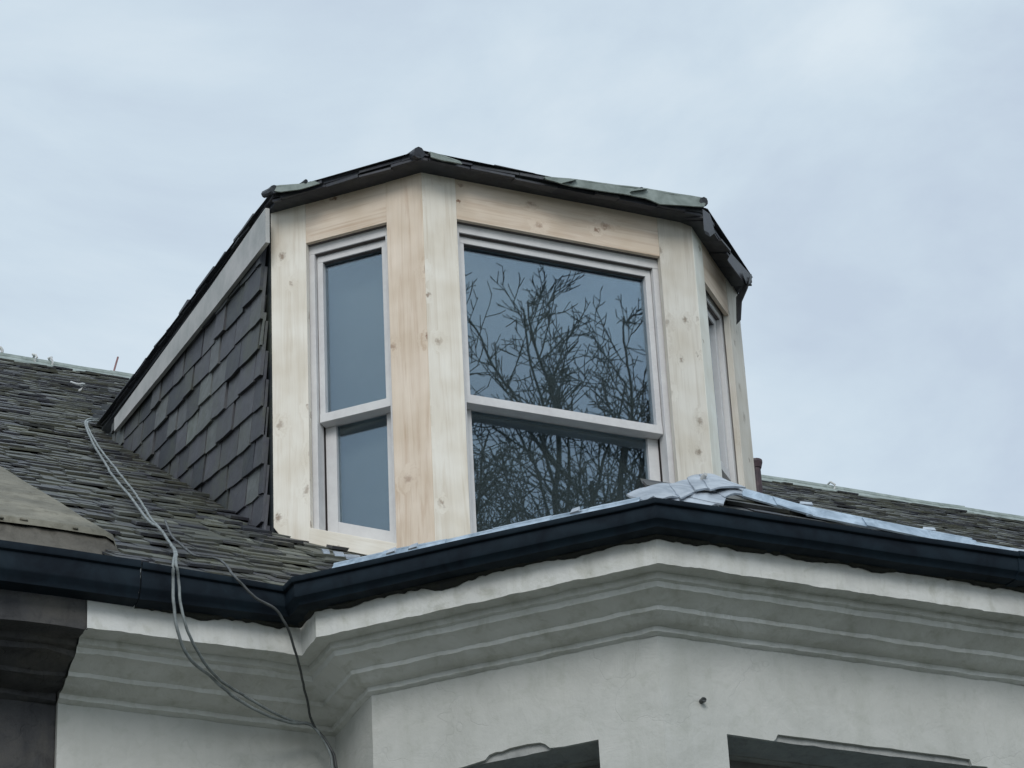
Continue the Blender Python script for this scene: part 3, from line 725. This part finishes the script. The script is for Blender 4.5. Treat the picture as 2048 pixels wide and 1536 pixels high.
# crumpled lead plates over the corner of the bay roof
def roofhit(x, y, h):
    a = at(x, y, PA+nAu*h, nAu); b = at(x, y, PA+nBu*h, nBu)
    return a if (a-b).dot(Vector(FW)) > 0 else b
def plate(pxs, h, th=.006, amp=.003, m_='lead_pale'):
    mb = MB(); P = [roofhit(x, y, h+.004*k) for k, (x, y) in enumerate(pxs)]
    m = 6; G = [[None]*(m+1) for _ in range(m+1)]
    for i in range(m+1):
        for j in range(m+1):
            p = P[0].lerp(P[1], i/m).lerp(P[3].lerp(P[2], i/m), j/m); G[i][j] = p+wob(p, 16, amp)+Vector((0, -.004, .006))*math.sin(math.pi*i/m)
    for i in range(m):
        for j in range(m): mb.face([G[i][j], G[i+1][j], G[i+1][j+1], G[i][j+1]])
    nn = Vector((0, -.5, .8)).normalized()*th
    ring = [G[i][0] for i in range(m+1)]+[G[m][j] for j in range(1, m+1)]+[G[i][m] for i in range(m-1, -1, -1)]+[G[0][j] for j in range(m-1, 0, -1)]
    for a, b in zip(ring, ring[1:]+ring[:1]): mb.face([a, b, b-nn, a-nn])
    mb.face([p-nn for p in ring][::-1])
    return mb.build('lead_patch', M[m_], bayroof, weld=True)
for pxs, h in [
    ([(1254, 989), (1300, 975), (1322, 992), (1290, 1001)], .040),
    ([(1284, 978), (1345, 966), (1368, 996), (1320, 998)], .046),
    ([(1316, 996), (1368, 992), (1440, 1010), (1420, 1013)], .046),
    ([(1338, 968), (1392, 962), (1404, 982), (1362, 996)], .054),
    ([(1362, 990), (1402, 980), (1456, 986), (1448, 1008)], .056),
    ([(1374, 956), (1402, 950), (1432, 980), (1392, 980)], .066),
    ([(1398, 948), (1440, 954), (1492, 974), (1420, 978)], .076),
    ([(1412, 974), (1488, 974), (1484, 988), (1450, 994)], .064)]:
    ppl = plate(pxs, h)
mb = MB(); c = roofhit(1408, 952, .09)
tube(mb, [c+Vector((0, .02, -.012)), c+Vector((0, .0, .0)), c+Vector((.002, -.010, .002))], .011, 10, .007); mb.build('lead_dab', M['white_board'], bayroof)

# ------------------------------------------------------------------ dormer
F1 = Vector((0, 0, 0)); F2 = Vector((1.228, 0, 0))
class Fac:
    def __init__(s, o, e, inn): s.o = Vector((*o, 0)); s.e = Vector((*e, 0)); s.n = Vector((*inn, 0))
    def p(s, u, z, d=0): return s.o+s.e*u+s.n*d+Vector((0, 0, z))
    def bx(s, mb, ol, d0, d1, u=None, seed=0):
        A = [s.p(a, z, d0) for a, z in ol]; B = [s.p(a, z, d1) for a, z in ol]; mb.hexa(A, B, u=u, seed=seed)
    def rc(s, mb, u0, u1, z0, z1, d0, d1, **k): s.bx(mb, [(u0, z0), (u1, z0), (u1, z1), (u0, z1)], d0, d1, **k)
FR = Fac((0, 0), (1, 0), (0, 1)); LF = Fac((0, 0), (-S2, S2), (S2, S2)); RF = Fac((1.228, 0), (S2, S2), (-S2, S2))
ZT = 8.765
# core: dark lined interior of the dormer (behind the windows) and its rear body
core = MB()
def ring(z, ins=.13):
    return [(.05, ins+.06, z), (1.21, ins+.06, z), (1.43, .46, z), (1.43, .9, z), (-.30, .9, z), (-.30, .60, z)]
a, b = ring(6.95), ring(8.66)
core.hexa(a, b)
# back body under the dormer roof
core.hexa([(-.44, .62, 7.2), (1.56, .5, 7.2), (1.56, 2.9, 8.8), (-.44, 2.9, 8.8)], [(-.44, .62, 8.62), (1.56, .5, 8.62), (1.56, 2.9, 8.9), (-.44, 2.9, 8.9)])
dorm = core.build('dormer', M['interior'], house)
dorm['label'] = 'new canted pine dormer with sash windows and slated cheeks'

ZL = 8.511
# posts: two boards meet at each corner; one mesh per board
def post(fac, u0, u1, zb0, zb1, ztop, m, seed, d1=.028, nm='corner_board'):
    mb = MB(); fac.bx(mb, [(u0, zb0), (u1, zb1), (u1, ztop), (u0, ztop)], 0, d1, u=(0, 0, 1), seed=seed)
    return mb.build(nm, m, dorm, bevel=.002)
mb = MB()
o = post(LF, .001, .162, 6.93, 7.0, ZT, M['pine_warm'], 1); o['label'] = 'warm toned pine corner board with a dark knot'
mb = MB(); LF.bx(mb, [(.526, 7.135), (.653, 7.185), (.686, 7.235), (.686, ZT), (.526, ZT)], 0, .028, u=(0, 0, 1), seed=2); mb.build('corner_board', M['pine_pale'], dorm, bevel=.002)
o = post(FR, .001, .150, 6.93, 6.93, ZT, M['pine_pale'], 3)
o = post(FR, 1.068, 1.227, 6.93, 6.93, ZT, M['pine_right'], 4)
o = post(RF, .001, .128, 6.93, 7.0, ZT, M['pine_bright'], 5)
o = post(RF, .448, .618, 7.15, 7.25, ZT, M['pine_right'], 6)
# head boards
mb = MB(); LF.rc(mb, .162, .526, ZL, ZT, .002, .020, u=LF.e, seed=7); mb.build('head_board', M['pine_warm'], dorm, bevel=.0015)
mb = MB(); FR.rc(mb, .150, 1.068, ZL, ZT, .002, .020, u=FR.e, seed=9); mb.build('head_board', M['pine_warm'], dorm, bevel=.0015)
mb = MB(); RF.rc(mb, .128, .448, ZL-.02, ZT, .002, .020, u=RF.e, seed=11); mb.build('head_board', M['pine_warm'], dorm, bevel=.0015)

def window(fac, s0, s1, mirror, zsill, sill_sl):
    """s0<s1 opening; zsill height of the sill line at s0, sill_sl its slope along s (raking sills follow the roof)"""
    zs = lambda s: zsill+sill_sl*(s-s0)
    j = .022                                         # jamb face showing inside the boards
    fr = MB()
    a0, a1 = s0-.03, s1+.03
    fac.rc(fr, a0, a1, ZL-.041, ZL+.02, .034, .10, u=fac.e, seed=20)                # head
    for (u0, u1) in ((a0, s0+j), (s1-j, a1)):
        fac.bx(fr, [(u0, zs(u0)-.05), (u1, zs(u1)-.05), (u1, ZL-.041), (u0, ZL-.041)], .034, .095, u=(0, 0, 1), seed=21)
        # parting bead / inner lining
    fac.bx(fr, [(a0, zs(a0)-.06), (a1, zs(a1)-.06), (a1, zs(a1)), (a0, zs(a0))], .08, .15, u=fac.e, seed=22)
    f = fr.build('window_frame', M['primer'], dorm, bevel=.0015)
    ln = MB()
    fac.rc(ln, s0+.001, s1-.001, ZL-.065, ZL-.0415, .098, .15); fac.rc(ln, s0+.001, s1-.001, ZL-.0010, ZL+.02, .0205, .0335); fac.rc(ln, s0+.001, s1-.001, ZL-.0425, ZL-.0412, .040, .0545); fac.rc(ln, s0+.03, s1-.03, ZL-.0775, ZL-.0762, .061, .0795)  # lining first, then thin dark strips painting shade below board, head and rail
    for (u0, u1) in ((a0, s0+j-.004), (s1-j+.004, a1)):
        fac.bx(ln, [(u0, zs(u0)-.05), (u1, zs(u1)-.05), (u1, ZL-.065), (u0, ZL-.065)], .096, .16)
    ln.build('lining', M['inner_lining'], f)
    # upper sash
    i0, i1 = s0+j+.003, s1-j-.003; st = .034
    ZU, ZR1, ZR0 = ZL-.046, 7.723, 7.684
    us = MB()
    fac.rc(us, i0, i1, ZU-.030, ZU, .055, .095, u=fac.e, seed=30)
    fac.rc(us, i0, i0+st-.010, ZR1, ZU-.030, .055, .095, u=(0, 0, 1), seed=31); fac.rc(us, i1-st+.010, i1, ZR1, ZU-.030, .055, .095, u=(0, 0, 1), seed=32)
    fac.rc(us, i0, i1, ZR0, ZR1, .052, .103, u=fac.e, seed=33)
    u = us.build('upper_sash', M['primer'], dorm, bevel=.0015)
    g = MB(); fac.rc(g, i0+st-.012, i1-st+.012, ZR1-.002, ZU-.028, .080, .084); g.build('pane', M['glass'], dorm)
    # lower sash
    ls = MB(); st2 = .046
    zb = lambda s: zs(s)+.002
    fac.rc(ls, i0, i1, ZR0+.008, ZR0+.045, .106, .145, u=fac.e, seed=34)
    for (u0, u1) in ((i0, i0+st2), (i1-st2, i1)):
        fac.bx(ls, [(u0, zb(u0)), (u1, zb(u1)), (u1, ZR0+.008), (u0, ZR0+.008)], .106, .145, u=(0, 0, 1), seed=35)
    m0, m1 = i0+st2, i1-st2
    fac.bx(ls, [(m0, zb(m0)), (m1, zb(m1)), (m1, zb(m1)+.088), (m0, zb(m0)+.088)], .106, .145, u=fac.e, seed=36)
    ls.build('lower_sash', M['primer'], dorm, bevel=.0015)
    g = MB(); fac.bx(g, [(m0-.002, zb(m0)+.086), (m1+.002, zb(m1)+.086), (m1+.002, ZR0+.01), (m0-.002, ZR0+.01)], .124, .128); g.build('pane', M['glass'], dorm)
SLL = (7.196-7.044)/(.528-.166)
window(LF, .162, .526, False, 7.041, SLL)
window(FR, .150, 1.068, False, 7.00, 0)
window(RF, .128, .448, True, 7.10, .42)
# sill boards
mb = MB(); LF.bx(mb, [(.160, 6.965), (.533, 7.127), (.528, 7.196), (.160, 7.042)], -.004, .10, u=(S2*-.92, S2*.92, .4), seed=40); mb.build('sill_board', M['pine_pale'], dorm, bevel=.002)
mb = MB(); FR.rc(mb, .150, 1.068, 6.94, 7.0, -.004, .10, u=(1, 0, 0), seed=41); mb.build('sill_board', M['pine_pale'], dorm, bevel=.002)
mb = MB(); RF.bx(mb, [(.128, 7.03), (.448, 7.165), (.448, 7.235), (.128, 7.10)], -.004, .10, u=(S2, S2, .4), seed=42); mb.build('sill_board', M['pine_bright'], dorm, bevel=.002)
# dark membrane and lead apron under the raking sill
M['membrane'] = painted('membrane', (.035, .012, .022), (.02, .01, .015), 10)
mb = MB(); FR.rc(mb, 0, 1.228, 6.5, 6.95, .03, .06); mb.build('membrane', M['membrane'], dorm); mb = MB(); LF.bx(mb, [(.0, 6.82), (.66, 7.08), (.655, 7.17), (.533, 7.125), (.162, 6.965), (.0, 6.93)], .03, .06); mb.build('membrane', M['membrane'], dorm)
mb = MB()
for (x, y, ww) in ((650, 1104, 14), (676, 1109, 20), (704, 1115, 30)):
    A = [onroof(x-ww/2, y-3, .07), onroof(x+ww/2, y-1, .07), onroof(x+ww/2+3, y+4, .065), onroof(x-ww/2+4, y+3, .065)]
    mb = MB(); mb.hexa(A, [p+Vector((0, 0, .008)) for p in A]); mb.build('lead_apron', M['lead_pale'], dorm)

# slated cheeks
XC = -.485
def clip(poly, a, b):     # keep the left side of a->b (2D)
    out = []; n = len(poly)
    s = lambda p: (b[0]-a[0])*(p[1]-a[1])-(b[1]-a[1])*(p[0]-a[0])
    for i in range(n):
        p, q = poly[i], poly[(i+1) % n]; sp_, sq = s(p), s(q)
        if sp_ >= 0: out.append(p)
        if sp_*sq < 0: t = sp_/(sp_-sq); out.append((p[0]+(q[0]-p[0])*t, p[1]+(q[1]-p[1])*t))
    return out
def cheek(name, xc, sgn):
    tri = [(.520, roofz(.520)-.01), (2.72, roofz(2.72)-.01), (2.72, 8.86), (.520, 8.62)]
    mb = MB(); z = 7.0; row = 0
    mb.hexa([(xc, .5, roofz(.5)-.1), (xc, 2.9, roofz(2.9)-.1), (xc, 2.9, 8.9), (xc, .5, 8.66)], [(xc+sgn*.03, .5, roofz(.5)-.1), (xc+sgn*.03, 2.9, roofz(2.9)-.1), (xc+sgn*.03, 2.9, 8.9), (xc+sgn*.03, .5, 8.66)], r=0)
    while z < 8.7:
        sl = .235-.10*max(0, (z-7.4))/1.3            # courses fan slightly towards the eaves
        y = .30-random.random()*.1
        while y < 2.75:
            wd = random.uniform(.13, .26)
            y0, y1 = y, y+wd-.011; j = random.uniform(-.005, .005); j2 = j+random.uniform(-.006, .006); ln = random.uniform(-.012, .012)
            zf = lambda yy: z+sl*(yy-.5)
            quad = [(y0, zf(y0)+j), ((y0+y1)/2, zf((y0+y1)/2)+j*.5+j2*.5-random.uniform(0, .008)), (y1, zf(y1)+j2), (y1-.02+ln, zf(y1)+.25), (y0-.02+ln, zf(y0)+.25)]
            h = .022+random.uniform(-.003, .005); t = random.uniform(.010, .015); zc = zf((y0+y1)/2)
            for a_, b_ in ((tri[0], tri[1]), (tri[1], tri[2]), (tri[2], tri[3]), (tri[3], tri[0])): quad = clip(quad, a_, b_) if quad else quad
            if len(quad) >= 3:
                hh = lambda zq, yq: max(.002, h-(zq-zf(yq))*h/.25)
                A = [(xc-sgn*hh(q[1], q[0]), q[0], q[1]) for q in quad]; B = [(xc-sgn*(hh(q[1], q[0])+t), q[0], q[1]) for q in quad]
                mb.hexa(A, B, r=min(1, max(0, random.betavariate(2, 2))))
            y += wd
        z += .132*random.uniform(.95, 1.06); row += 1
    return mb.build(name, M['cheek_slate'], dorm, rnd=True)
cheek('cheek_slates', XC, 1)
cheek('cheek_slates', 1.665, -1)
# white verge board
mb = MB(); XV = XC-.035
pts_t = [tuple(at(x, y, (XV, 0, 0), (1, 0, 0))+Vector((0, 0, .012))) for x, y in ((539, 422), (430, 578), (330, 714), (236, 842))]
pts_b = [tuple(at(x, y, (XV, 0, 0), (1, 0, 0))) for x, y in ((541, 484), (425, 632), (322, 760), (228, 874))]
pts_b = [(XV, a[1], b[2]+(a[1]-b[1])*.08) for a, b in zip(pts_t, pts_b)]
for i in range(3):
    A = [pts_b[i], pts_b[i+1], pts_t[i+1], pts_t[i]]; mb.hexa(A, [(p[0]-.018, p[1], p[2]) for p in A])
mb.build('verge_board', M['white_board'], dorm)
mb = MB()
for i in range(3):
    A = [pts_b[i], pts_b[i+1], pts_t[i+1], pts_t[i]]; mb.hexa([(1.675, p[1]*.92+.26, p[2]) for p in A], [(1.69, p[1]*.92+.26, p[2]) for p in A])
mb.build('verge_board', M['white_board'], dorm)

# dormer roof -----------------------------------------------------------
oF = .12
c0 = Vector((-.53, -.17+.53, 0)); c1 = Vector((-.0497, -.12, 0)); c2 = Vector((1.249, -.12, 0)); 
c3 = Vector((1.672, .302, 0)); c4 = Vector((1.70, 2.95, 0)); cL = Vector((-.53, 2.95, 0))
EZ = {0: 8.715, 1: 8.705, 2: 8.700, 3: 8.70}
EA = [(c0, 8.715), (c1, 8.705), (c2, 8.69), (c3, 8.69), (c4, 8.99)]
apex1, apex2 = Vector((.35, 1.1, 9.02)), Vector((.85, 1.1, 9.02)); apb = Vector((.6, 3.0, 9.10))
dr = MB()
def P3(v, z): return Vector((v.x, v.y, z))
e0, e1, e2, e3 = P3(c0, 8.715), P3(c1, 8.728), P3(c2, 8.712), P3(c3, 8.700); eL = P3(cL, 8.975); eR = P3(c4, 8.96)
for tri_ in ([e0, e1, apex1], [e1, e2, apex2, apex1], [e2, e3, apex2], [e3, eR, apb, apex2], [eL, e0, apex1, apb]): dr.face(tri_, r=.2)
# soffit
bx0, bx1, bx2, bx3 = [Vector(v)+Vector((*w_, 0))*.03 for v, w_ in ((e0, (S2+.4, S2)), (e1, (.4, 1)), (e2, (-.4, 1)), (e3, (-S2-.3, S2)))]; bL = eL+Vector((.03, 0, 0)); bR = eR-Vector((.03, 0, 0))
i0, i1, i2, i3 = Vector((XC+.03, .51, 8.705)), Vector((.012, .03, 8.705)), Vector((1.215, .03, 8.705)), Vector((1.63, .44, 8.705))
iL, iR = Vector((XC+.03, 2.9, 8.90)), Vector((1.63, 2.9, 8.90))
lw = Vector((0, 0, -.024))
for q4 in ([bx0+lw, bx1+lw, i1, i0], [bx1+lw, bx2+lw, i2, i1], [bx2+lw, bx3+lw, i3, i2], [bx3+lw, bR+lw, iR, i3], [bL+lw, bx0+lw, i0, iL]): dr.face(q4, r=.1)
for a_, b_ in ((bx0, bx1), (bx1, bx2), (bx2, bx3), (bx3, bR), (bL, bx0)): dr.face([a_, a_+lw, b_+lw, b_], r=.1)
# ragged slates along every eave, two courses thick
def eave(a, b, inn, n_layers=3, lift=.0):
    a = Vector(a); b = Vector(b); e = (b-a); L = e.length; e.normalize(); inn = Vector((*inn, 0)); rise = Vector((0, 0, .33))
    for ly in range(n_layers):
        x = -random.uniform(0, .1)
        while x < L:
            wd = random.uniform(.09, .22); u0, u1 = max(0, x), min(L, x+wd-.003)
            if u1-u0 > .02:
                j = random.uniform(-.008, .010)+(.014 if ly < 2 else 0)+(.02 if ly == 2 else 0); j2 = j+random.uniform(-.008, .008); t = random.uniform(.009, .016)
                zb_ = -.030+ly*.014+lift+random.uniform(-.003, .003)
                A = [a+e*u0+inn*j+Vector((0, 0, zb_)), a+e*u1+inn*j2+Vector((0, 0, zb_+random.uniform(-.003, .003))), a+e*u1+inn*.28+Vector((0, 0, zb_+.07)), a+e*u0+inn*.28+Vector((0, 0, zb_+.07))]
                dr.hexa(A, [p+Vector((0, 0, t)) for p in A], r=random.betavariate(2, 2.5))
            x += wd
eave(e0, e1, (S2, S2)); eave(e1, e2, (0, 1)); eave(e2, e3, (-S2, S2), lift=-.01); eave(e3, eR, (-1, 0))
# verge over the left cheek
eave(eL, e0, (1, 0), lift=.022)
droof = dr.build('dormer_roof', M['dark_slate'], dorm, rnd=True)
# black lump of slates and lead where the verge dies into the main roof
mb = MB()
for (x, y, w_, h_) in ((215, 850, 30, 16), (205, 858, 26, 14), (222, 838, 26, 18), (200, 846, 18, 10)):
    c = onroof(x, y, .02); a = w_/1300; b = h_/700
    A = [c+Vector((-a, -.12, -.02)), c+Vector((a, -.12, -.02)), c+Vector((a, .12, .12)), c+Vector((-a, .12, .12))]
    mb = MB(); mb.hexa(A, [p+Vector((0, -.01, b)) for p in A], r=random.random()*.4); mb.build('valley_slate', M['dark_slate'], dorm, rnd=True)
# hip and eaves leadwork on the dormer roof
lm = MB(); Bp = (0, -.135, 0); nB_ = (0, 1, 0)
def AB(x, y, o=.135): return at(x, y, (-o*S2, -o*S2, 0), (1, 1, 0))
def BB(x, y, o=.135): return at(x, y, (0, -o, 0), (0, 1, 0))
back = Vector((0, .10, .035)); backA = Vector((.07, .07, .035))
def strip(mb, tops, bots, fn, bk):
    T_ = [fn(*p) for p in tops]; B_ = [fn(*p) for p in bots]
    ribbon(mb, T_, B_, .006, (0, -1, .1), seg=.03, amp=.0025)
    ribbon(mb, [p+bk for p in T_], T_, .006, (0, 0, 1), seg=.03, amp=.0025)
strip(lm, [(1090, 353), (1140, 357), (1230, 369), (1290, 376), (1350, 386), (1414, 397)], [(1092, 358), (1145, 372), (1232, 386), (1290, 396), (1320, 408), (1408, 413)], BB, back)
fl = lm.build('lead_flashing', M['lead_green'], droof); lm = MB()
strip(lm, [(860, 303), (885, 310), (920, 322)], [(862, 313), (885, 320), (925, 327)], BB, back)
lm.build('lead_flashing', M['lead_green'], droof); lm = MB()
strip(lm, [(543, 372), (560, 370), (600, 367), (628, 361)], [(545, 381), (562, 383), (600, 378), (640, 366)], AB, backA)
fl = lm.build('lead_flashing', M['lead_green'], droof)
for (x, y, fn, r_) in ((1407, 404, BB, .020), (838, 306, BB, .024), (548, 379, AB, .018), (1140, 364, BB, .009), (1283, 379, BB, .010), (612, 363, AB, .008)):
    c = fn(x, y); ends = MB(); tube(ends, [c+Vector((0, -.004, 0)), c+Vector((.0, .05, .02)), c+Vector((.0, .12, .05))], r_, 9, r_*.8)
    ends.v = [tuple(Vector(v)+wob(v, 30, .005)) for v in ends.v]
    ends.build('hip_roll', M['dark_slate'], droof)
for (x, y, w_) in ((1145, 360, 20), (1285, 378, 24)):
    c = BB(x, y, .15); a = w_/900; mb = MB()
    mb.hexa([c+Vector((-a*2, 0, -.022)), c+Vector((0, -.004, -.004)), c+Vector((a, -.002, .008)), c+Vector((-a, 0, -.002))], [c+Vector((-a*2, .02, -.016)), c+Vector((0, .02, .002)), c+Vector((a, .02, .014)), c+Vector((-a, .02, .004))])
    mb.build('lead_clip', M['lead_green'], fl)
# raised slates / hanging felt at the right-hand hip
mb = MB()
for (pts, o) in (([(1405, 418), (1420, 428), (1428, 458), (1418, 466), (1408, 460)], .115), ([(1462, 506), (1500, 548), (1499, 555), (1486, 562), (1455, 520)], .10), ([(1484, 545), (1503, 548), (1497, 562), (1490, 560)], .11)):
    A = [at(x, y, (1.228+o*S2, -o*S2, 0), (1, -1, 0)) for x, y in pts]; mb = MB(); mb.hexa(A, [p+Vector((.02, .03, .004)) for p in A], r=random.random()); mb.build('hip_slate', M['dark_slate'], droof, rnd=True)
A = [at(x, y, (1.675, 0, 0), (1, .35, 0)) for x, y in [(1476, 590), (1500, 552), (1496, 576), (1484, 604), (1482, 640), (1477, 645)]]
mb = MB(); mb.hexa(A, [p+Vector((.0, .02, 0)) for p in A], r=.2)
mb.build('hanging_felt', M['dark_slate'], droof, rnd=True)

# ------------------------------------------------------------------ cables
def cable(name, pts, r, m, label):
    P = smooth_path(pts, 7); Q = []
    for i, p in enumerate(P): Q.append(p+wob(p+Vector((len(name), 0, 0)), 25, .0025))
    mb = MB(); tube(mb, Q, r, 8)
    o = mb.build(name, m, smooth=True); tag(o, label, 'cable', 'cables draped from the roof down the white house'); return o
def OG(x, y, yy=-1.03): return at(x, y, (0, yy, 0), (0, 1, 0))
def RR(x, y, h=.06): return onroof(x, y, h)
c1p = [RR(205, 840), RR(178, 838), RR(171, 850), RR(190, 893), RR(214, 932), RR(224, 950), RR(258, 990), RR(296, 1040), RR(318, 1056), RR(336, 1080), RR(350, 1106), OG(347, 1124, -1.01), OG(346, 1160), OG(348, 1210), OG(355, 1262, -1.02), OG(372, 1306, -.98), OG(396, 1334, -.92), OG(420, 1352, -.86), OG(470, 1395, -.78), OG(530, 1428, -.72), OG(585, 1446, -.67), OG(620, 1449, -.66), OG(644, 1474, -.68), OG(660, 1505, -.69), OG(667, 1545, -.69)]
c2p = [RR(206, 842), RR(180, 842), RR(175, 852), RR(196, 892), RR(222, 926), RR(232, 938), RR(262, 976), RR(278, 998), RR(300, 1034), RR(322, 1060), RR(340, 1086), RR(352, 1104), OG(352, 1122, -1.01), OG(357, 1160), OG(362, 1210), OG(371, 1250, -1.02), OG(388, 1290, -.98), OG(412, 1330, -.92), OG(440, 1360, -.84), OG(490, 1392, -.77), OG(545, 1424, -.71), OG(590, 1443, -.665), OG(624, 1452, -.65), OG(648, 1476, -.67), OG(664, 1507, -.68), OG(671, 1545, -.68)]
c3p = [RR(330, 1040), RR(336, 1056), RR(346, 1075), RR(365, 1092), RR(392, 1112), RR(430, 1116), RR(452, 1130), OG(466, 1150, -1.0), OG(488, 1172), OG(512, 1196), OG(548, 1216), OG(567, 1240, -1.02), OG(578, 1264, -1.0), OG(590, 1300, -.95), OG(603, 1350, -.86), OG(612, 1392, -.76), OG(626, 1448, -.67), OG(650, 1478, -.69), OG(667, 1508, -.70), OG(675, 1545, -.70)]
cable('cable', c1p, .0055, M['cable_grey'], 'outer of the two paired grey cables, looping lowest beside the dark stone wall')
cable('cable', c2p, .005, M['cable_grey'], 'inner of the two paired grey cables, hanging just right of its twin')
cable('cable', c3p, .0045, M['cable_dark'], 'single thin dark cable crossing the gutter corner nearest the bay')

# ------------------------------------------------------------------ bare tree across the street (seen only as a reflection in the front sashes)
rt = random.Random(5)
tv = []; tf = []
def stem(pts, r0, r1):
    n = len(pts)-1; sides = 7 if r0 > .02 else 5 if r0 > .008 else 3; rings = []
    for i, q in enumerate(pts):
        tg = (pts[min(i+1, n)]-pts[max(i-1, 0)]).normalized(); a = tg.cross(Vector((.31, .17, .9))).normalized(); b = tg.cross(a)
        rr = (r0+(r1-r0)*i/n)*rt.uniform(.9, 1.15); rings.append(len(tv))
        for k in range(sides): an = 2*math.pi*k/sides; tv.append(tuple(q+a*math.cos(an)*rr+b*math.sin(an)*rr))
    for i in range(n):
        for k in range(sides): tf.append([rings[i]+k, rings[i]+(k+1) % sides, rings[i+1]+(k+1) % sides, rings[i+1]+k])
    tf.append([rings[-1]+k for k in range(sides)])
def br(p, d, L, r, depth):
    """monopodial branch: kinks at the buds, curves upwards, carries ever shorter side shoots"""
    n = max(4, int(L/.09)); pts = [p.copy()]; dd = d.copy()
    for k in range(n):
        dd = (dd+Vector((rt.uniform(-1, 1), rt.uniform(-1, 1), rt.uniform(-1, 1)))*.15+Vector((0, 0, .055))).normalized(); pts.append(pts[-1]+dd*L/n)
    r1 = max(.0032, r*.45); stem(pts, r, r1)
    if depth == 0: return
    side0 = Vector((rt.uniform(-1, 1), rt.uniform(-1, 1), 0)); kk = {3: 7, 2: 6, 1: 3}[depth]
    for c in range(kk):
        t = (c+rt.uniform(.3, 1.0))/kk; i = min(n-1, int(t*n)); q = pts[i].lerp(pts[i+1], t*n-i if t*n-i < 1 else 1)
        tg = (pts[i+1]-pts[i]).normalized(); sd = Vector((rt.uniform(-1, 1), rt.uniform(-1, 1), rt.uniform(-.3, .5)))
        sd = (sd-tg*sd.dot(tg)).normalized(); ang = rt.uniform(.5, 1.1)
        br(q, (tg*math.cos(ang)+sd*math.sin(ang)).normalized(), L*rt.uniform(.36, .62)*(1.15-.5*t), max(.0042, (r+(r1-r)*t)*.62), depth-1)
TREE = Vector((4.5, -8.3, 0))
def tree():
    global tv, tf
    root = tag(empty('bare_tree', TREE), 'leafless garden tree across from the dormer, reflected in its front window', 'tree')
    p = Vector((0, 0, 0)); path = [p, Vector((.03, 0, 2)), Vector((-.02, .05, 4)), Vector((.05, 0, 9.1))]
    mbt = MB(); tube(mbt, smooth_path(path), .17, 12, .12); mbt.build('trunk', M['bark'], root, smooth=True)
    for (ex, ey, ez, r) in ((-1.5, .3, 11.9, .05), (-.75, -.5, 12.2, .055), (-.15, .35, 12.15, .06), (.45, -.3, 11.9, .05), (1.1, .4, 11.5, .045), (.1, 1.0, 11.5, .04), (-.5, -1.1, 11.7, .04)):
        a = Vector((.05, 0, 8.9)); b = Vector((ex, ey, ez+.6)); m_ = a.lerp(b, .5)+Vector((ex*.18, ey*.18, -.15)); pts = smooth_path([a, m_, b], 8)
        stem([q+wob(q, 2, .08)*(0 < i < 16) for i, q in enumerate(pts)], r*.8, .016)
        for k in range(8):
            t = .42+.58*k/7; i = min(15, int(t*16)); q = pts[i]; tg = (pts[i+1]-pts[i]).normalized()
            sd = Vector((rt.uniform(-1, 1), rt.uniform(-1, 1), rt.uniform(-.1, .4))); sd = (sd-tg*sd.dot(tg)).normalized(); ang = rt.uniform(.35, .95) if k < 7 else .1
            br(q, (tg*math.cos(ang)+sd*math.sin(ang)+Vector((0, 0, .15))).normalized(), rt.uniform(1.0, 1.55), .015, 3)
    me = bpy.data.meshes.new('crown'); me.from_pydata(tv, [], tf); me.materials.append(M['bark']); me.update()
    o = bpy.data.objects.new('crown', me); sc.collection.objects.link(o); o.parent = root
    print('tree faces', len(tf), 'top', max(v[2] for v in tv))
tree()
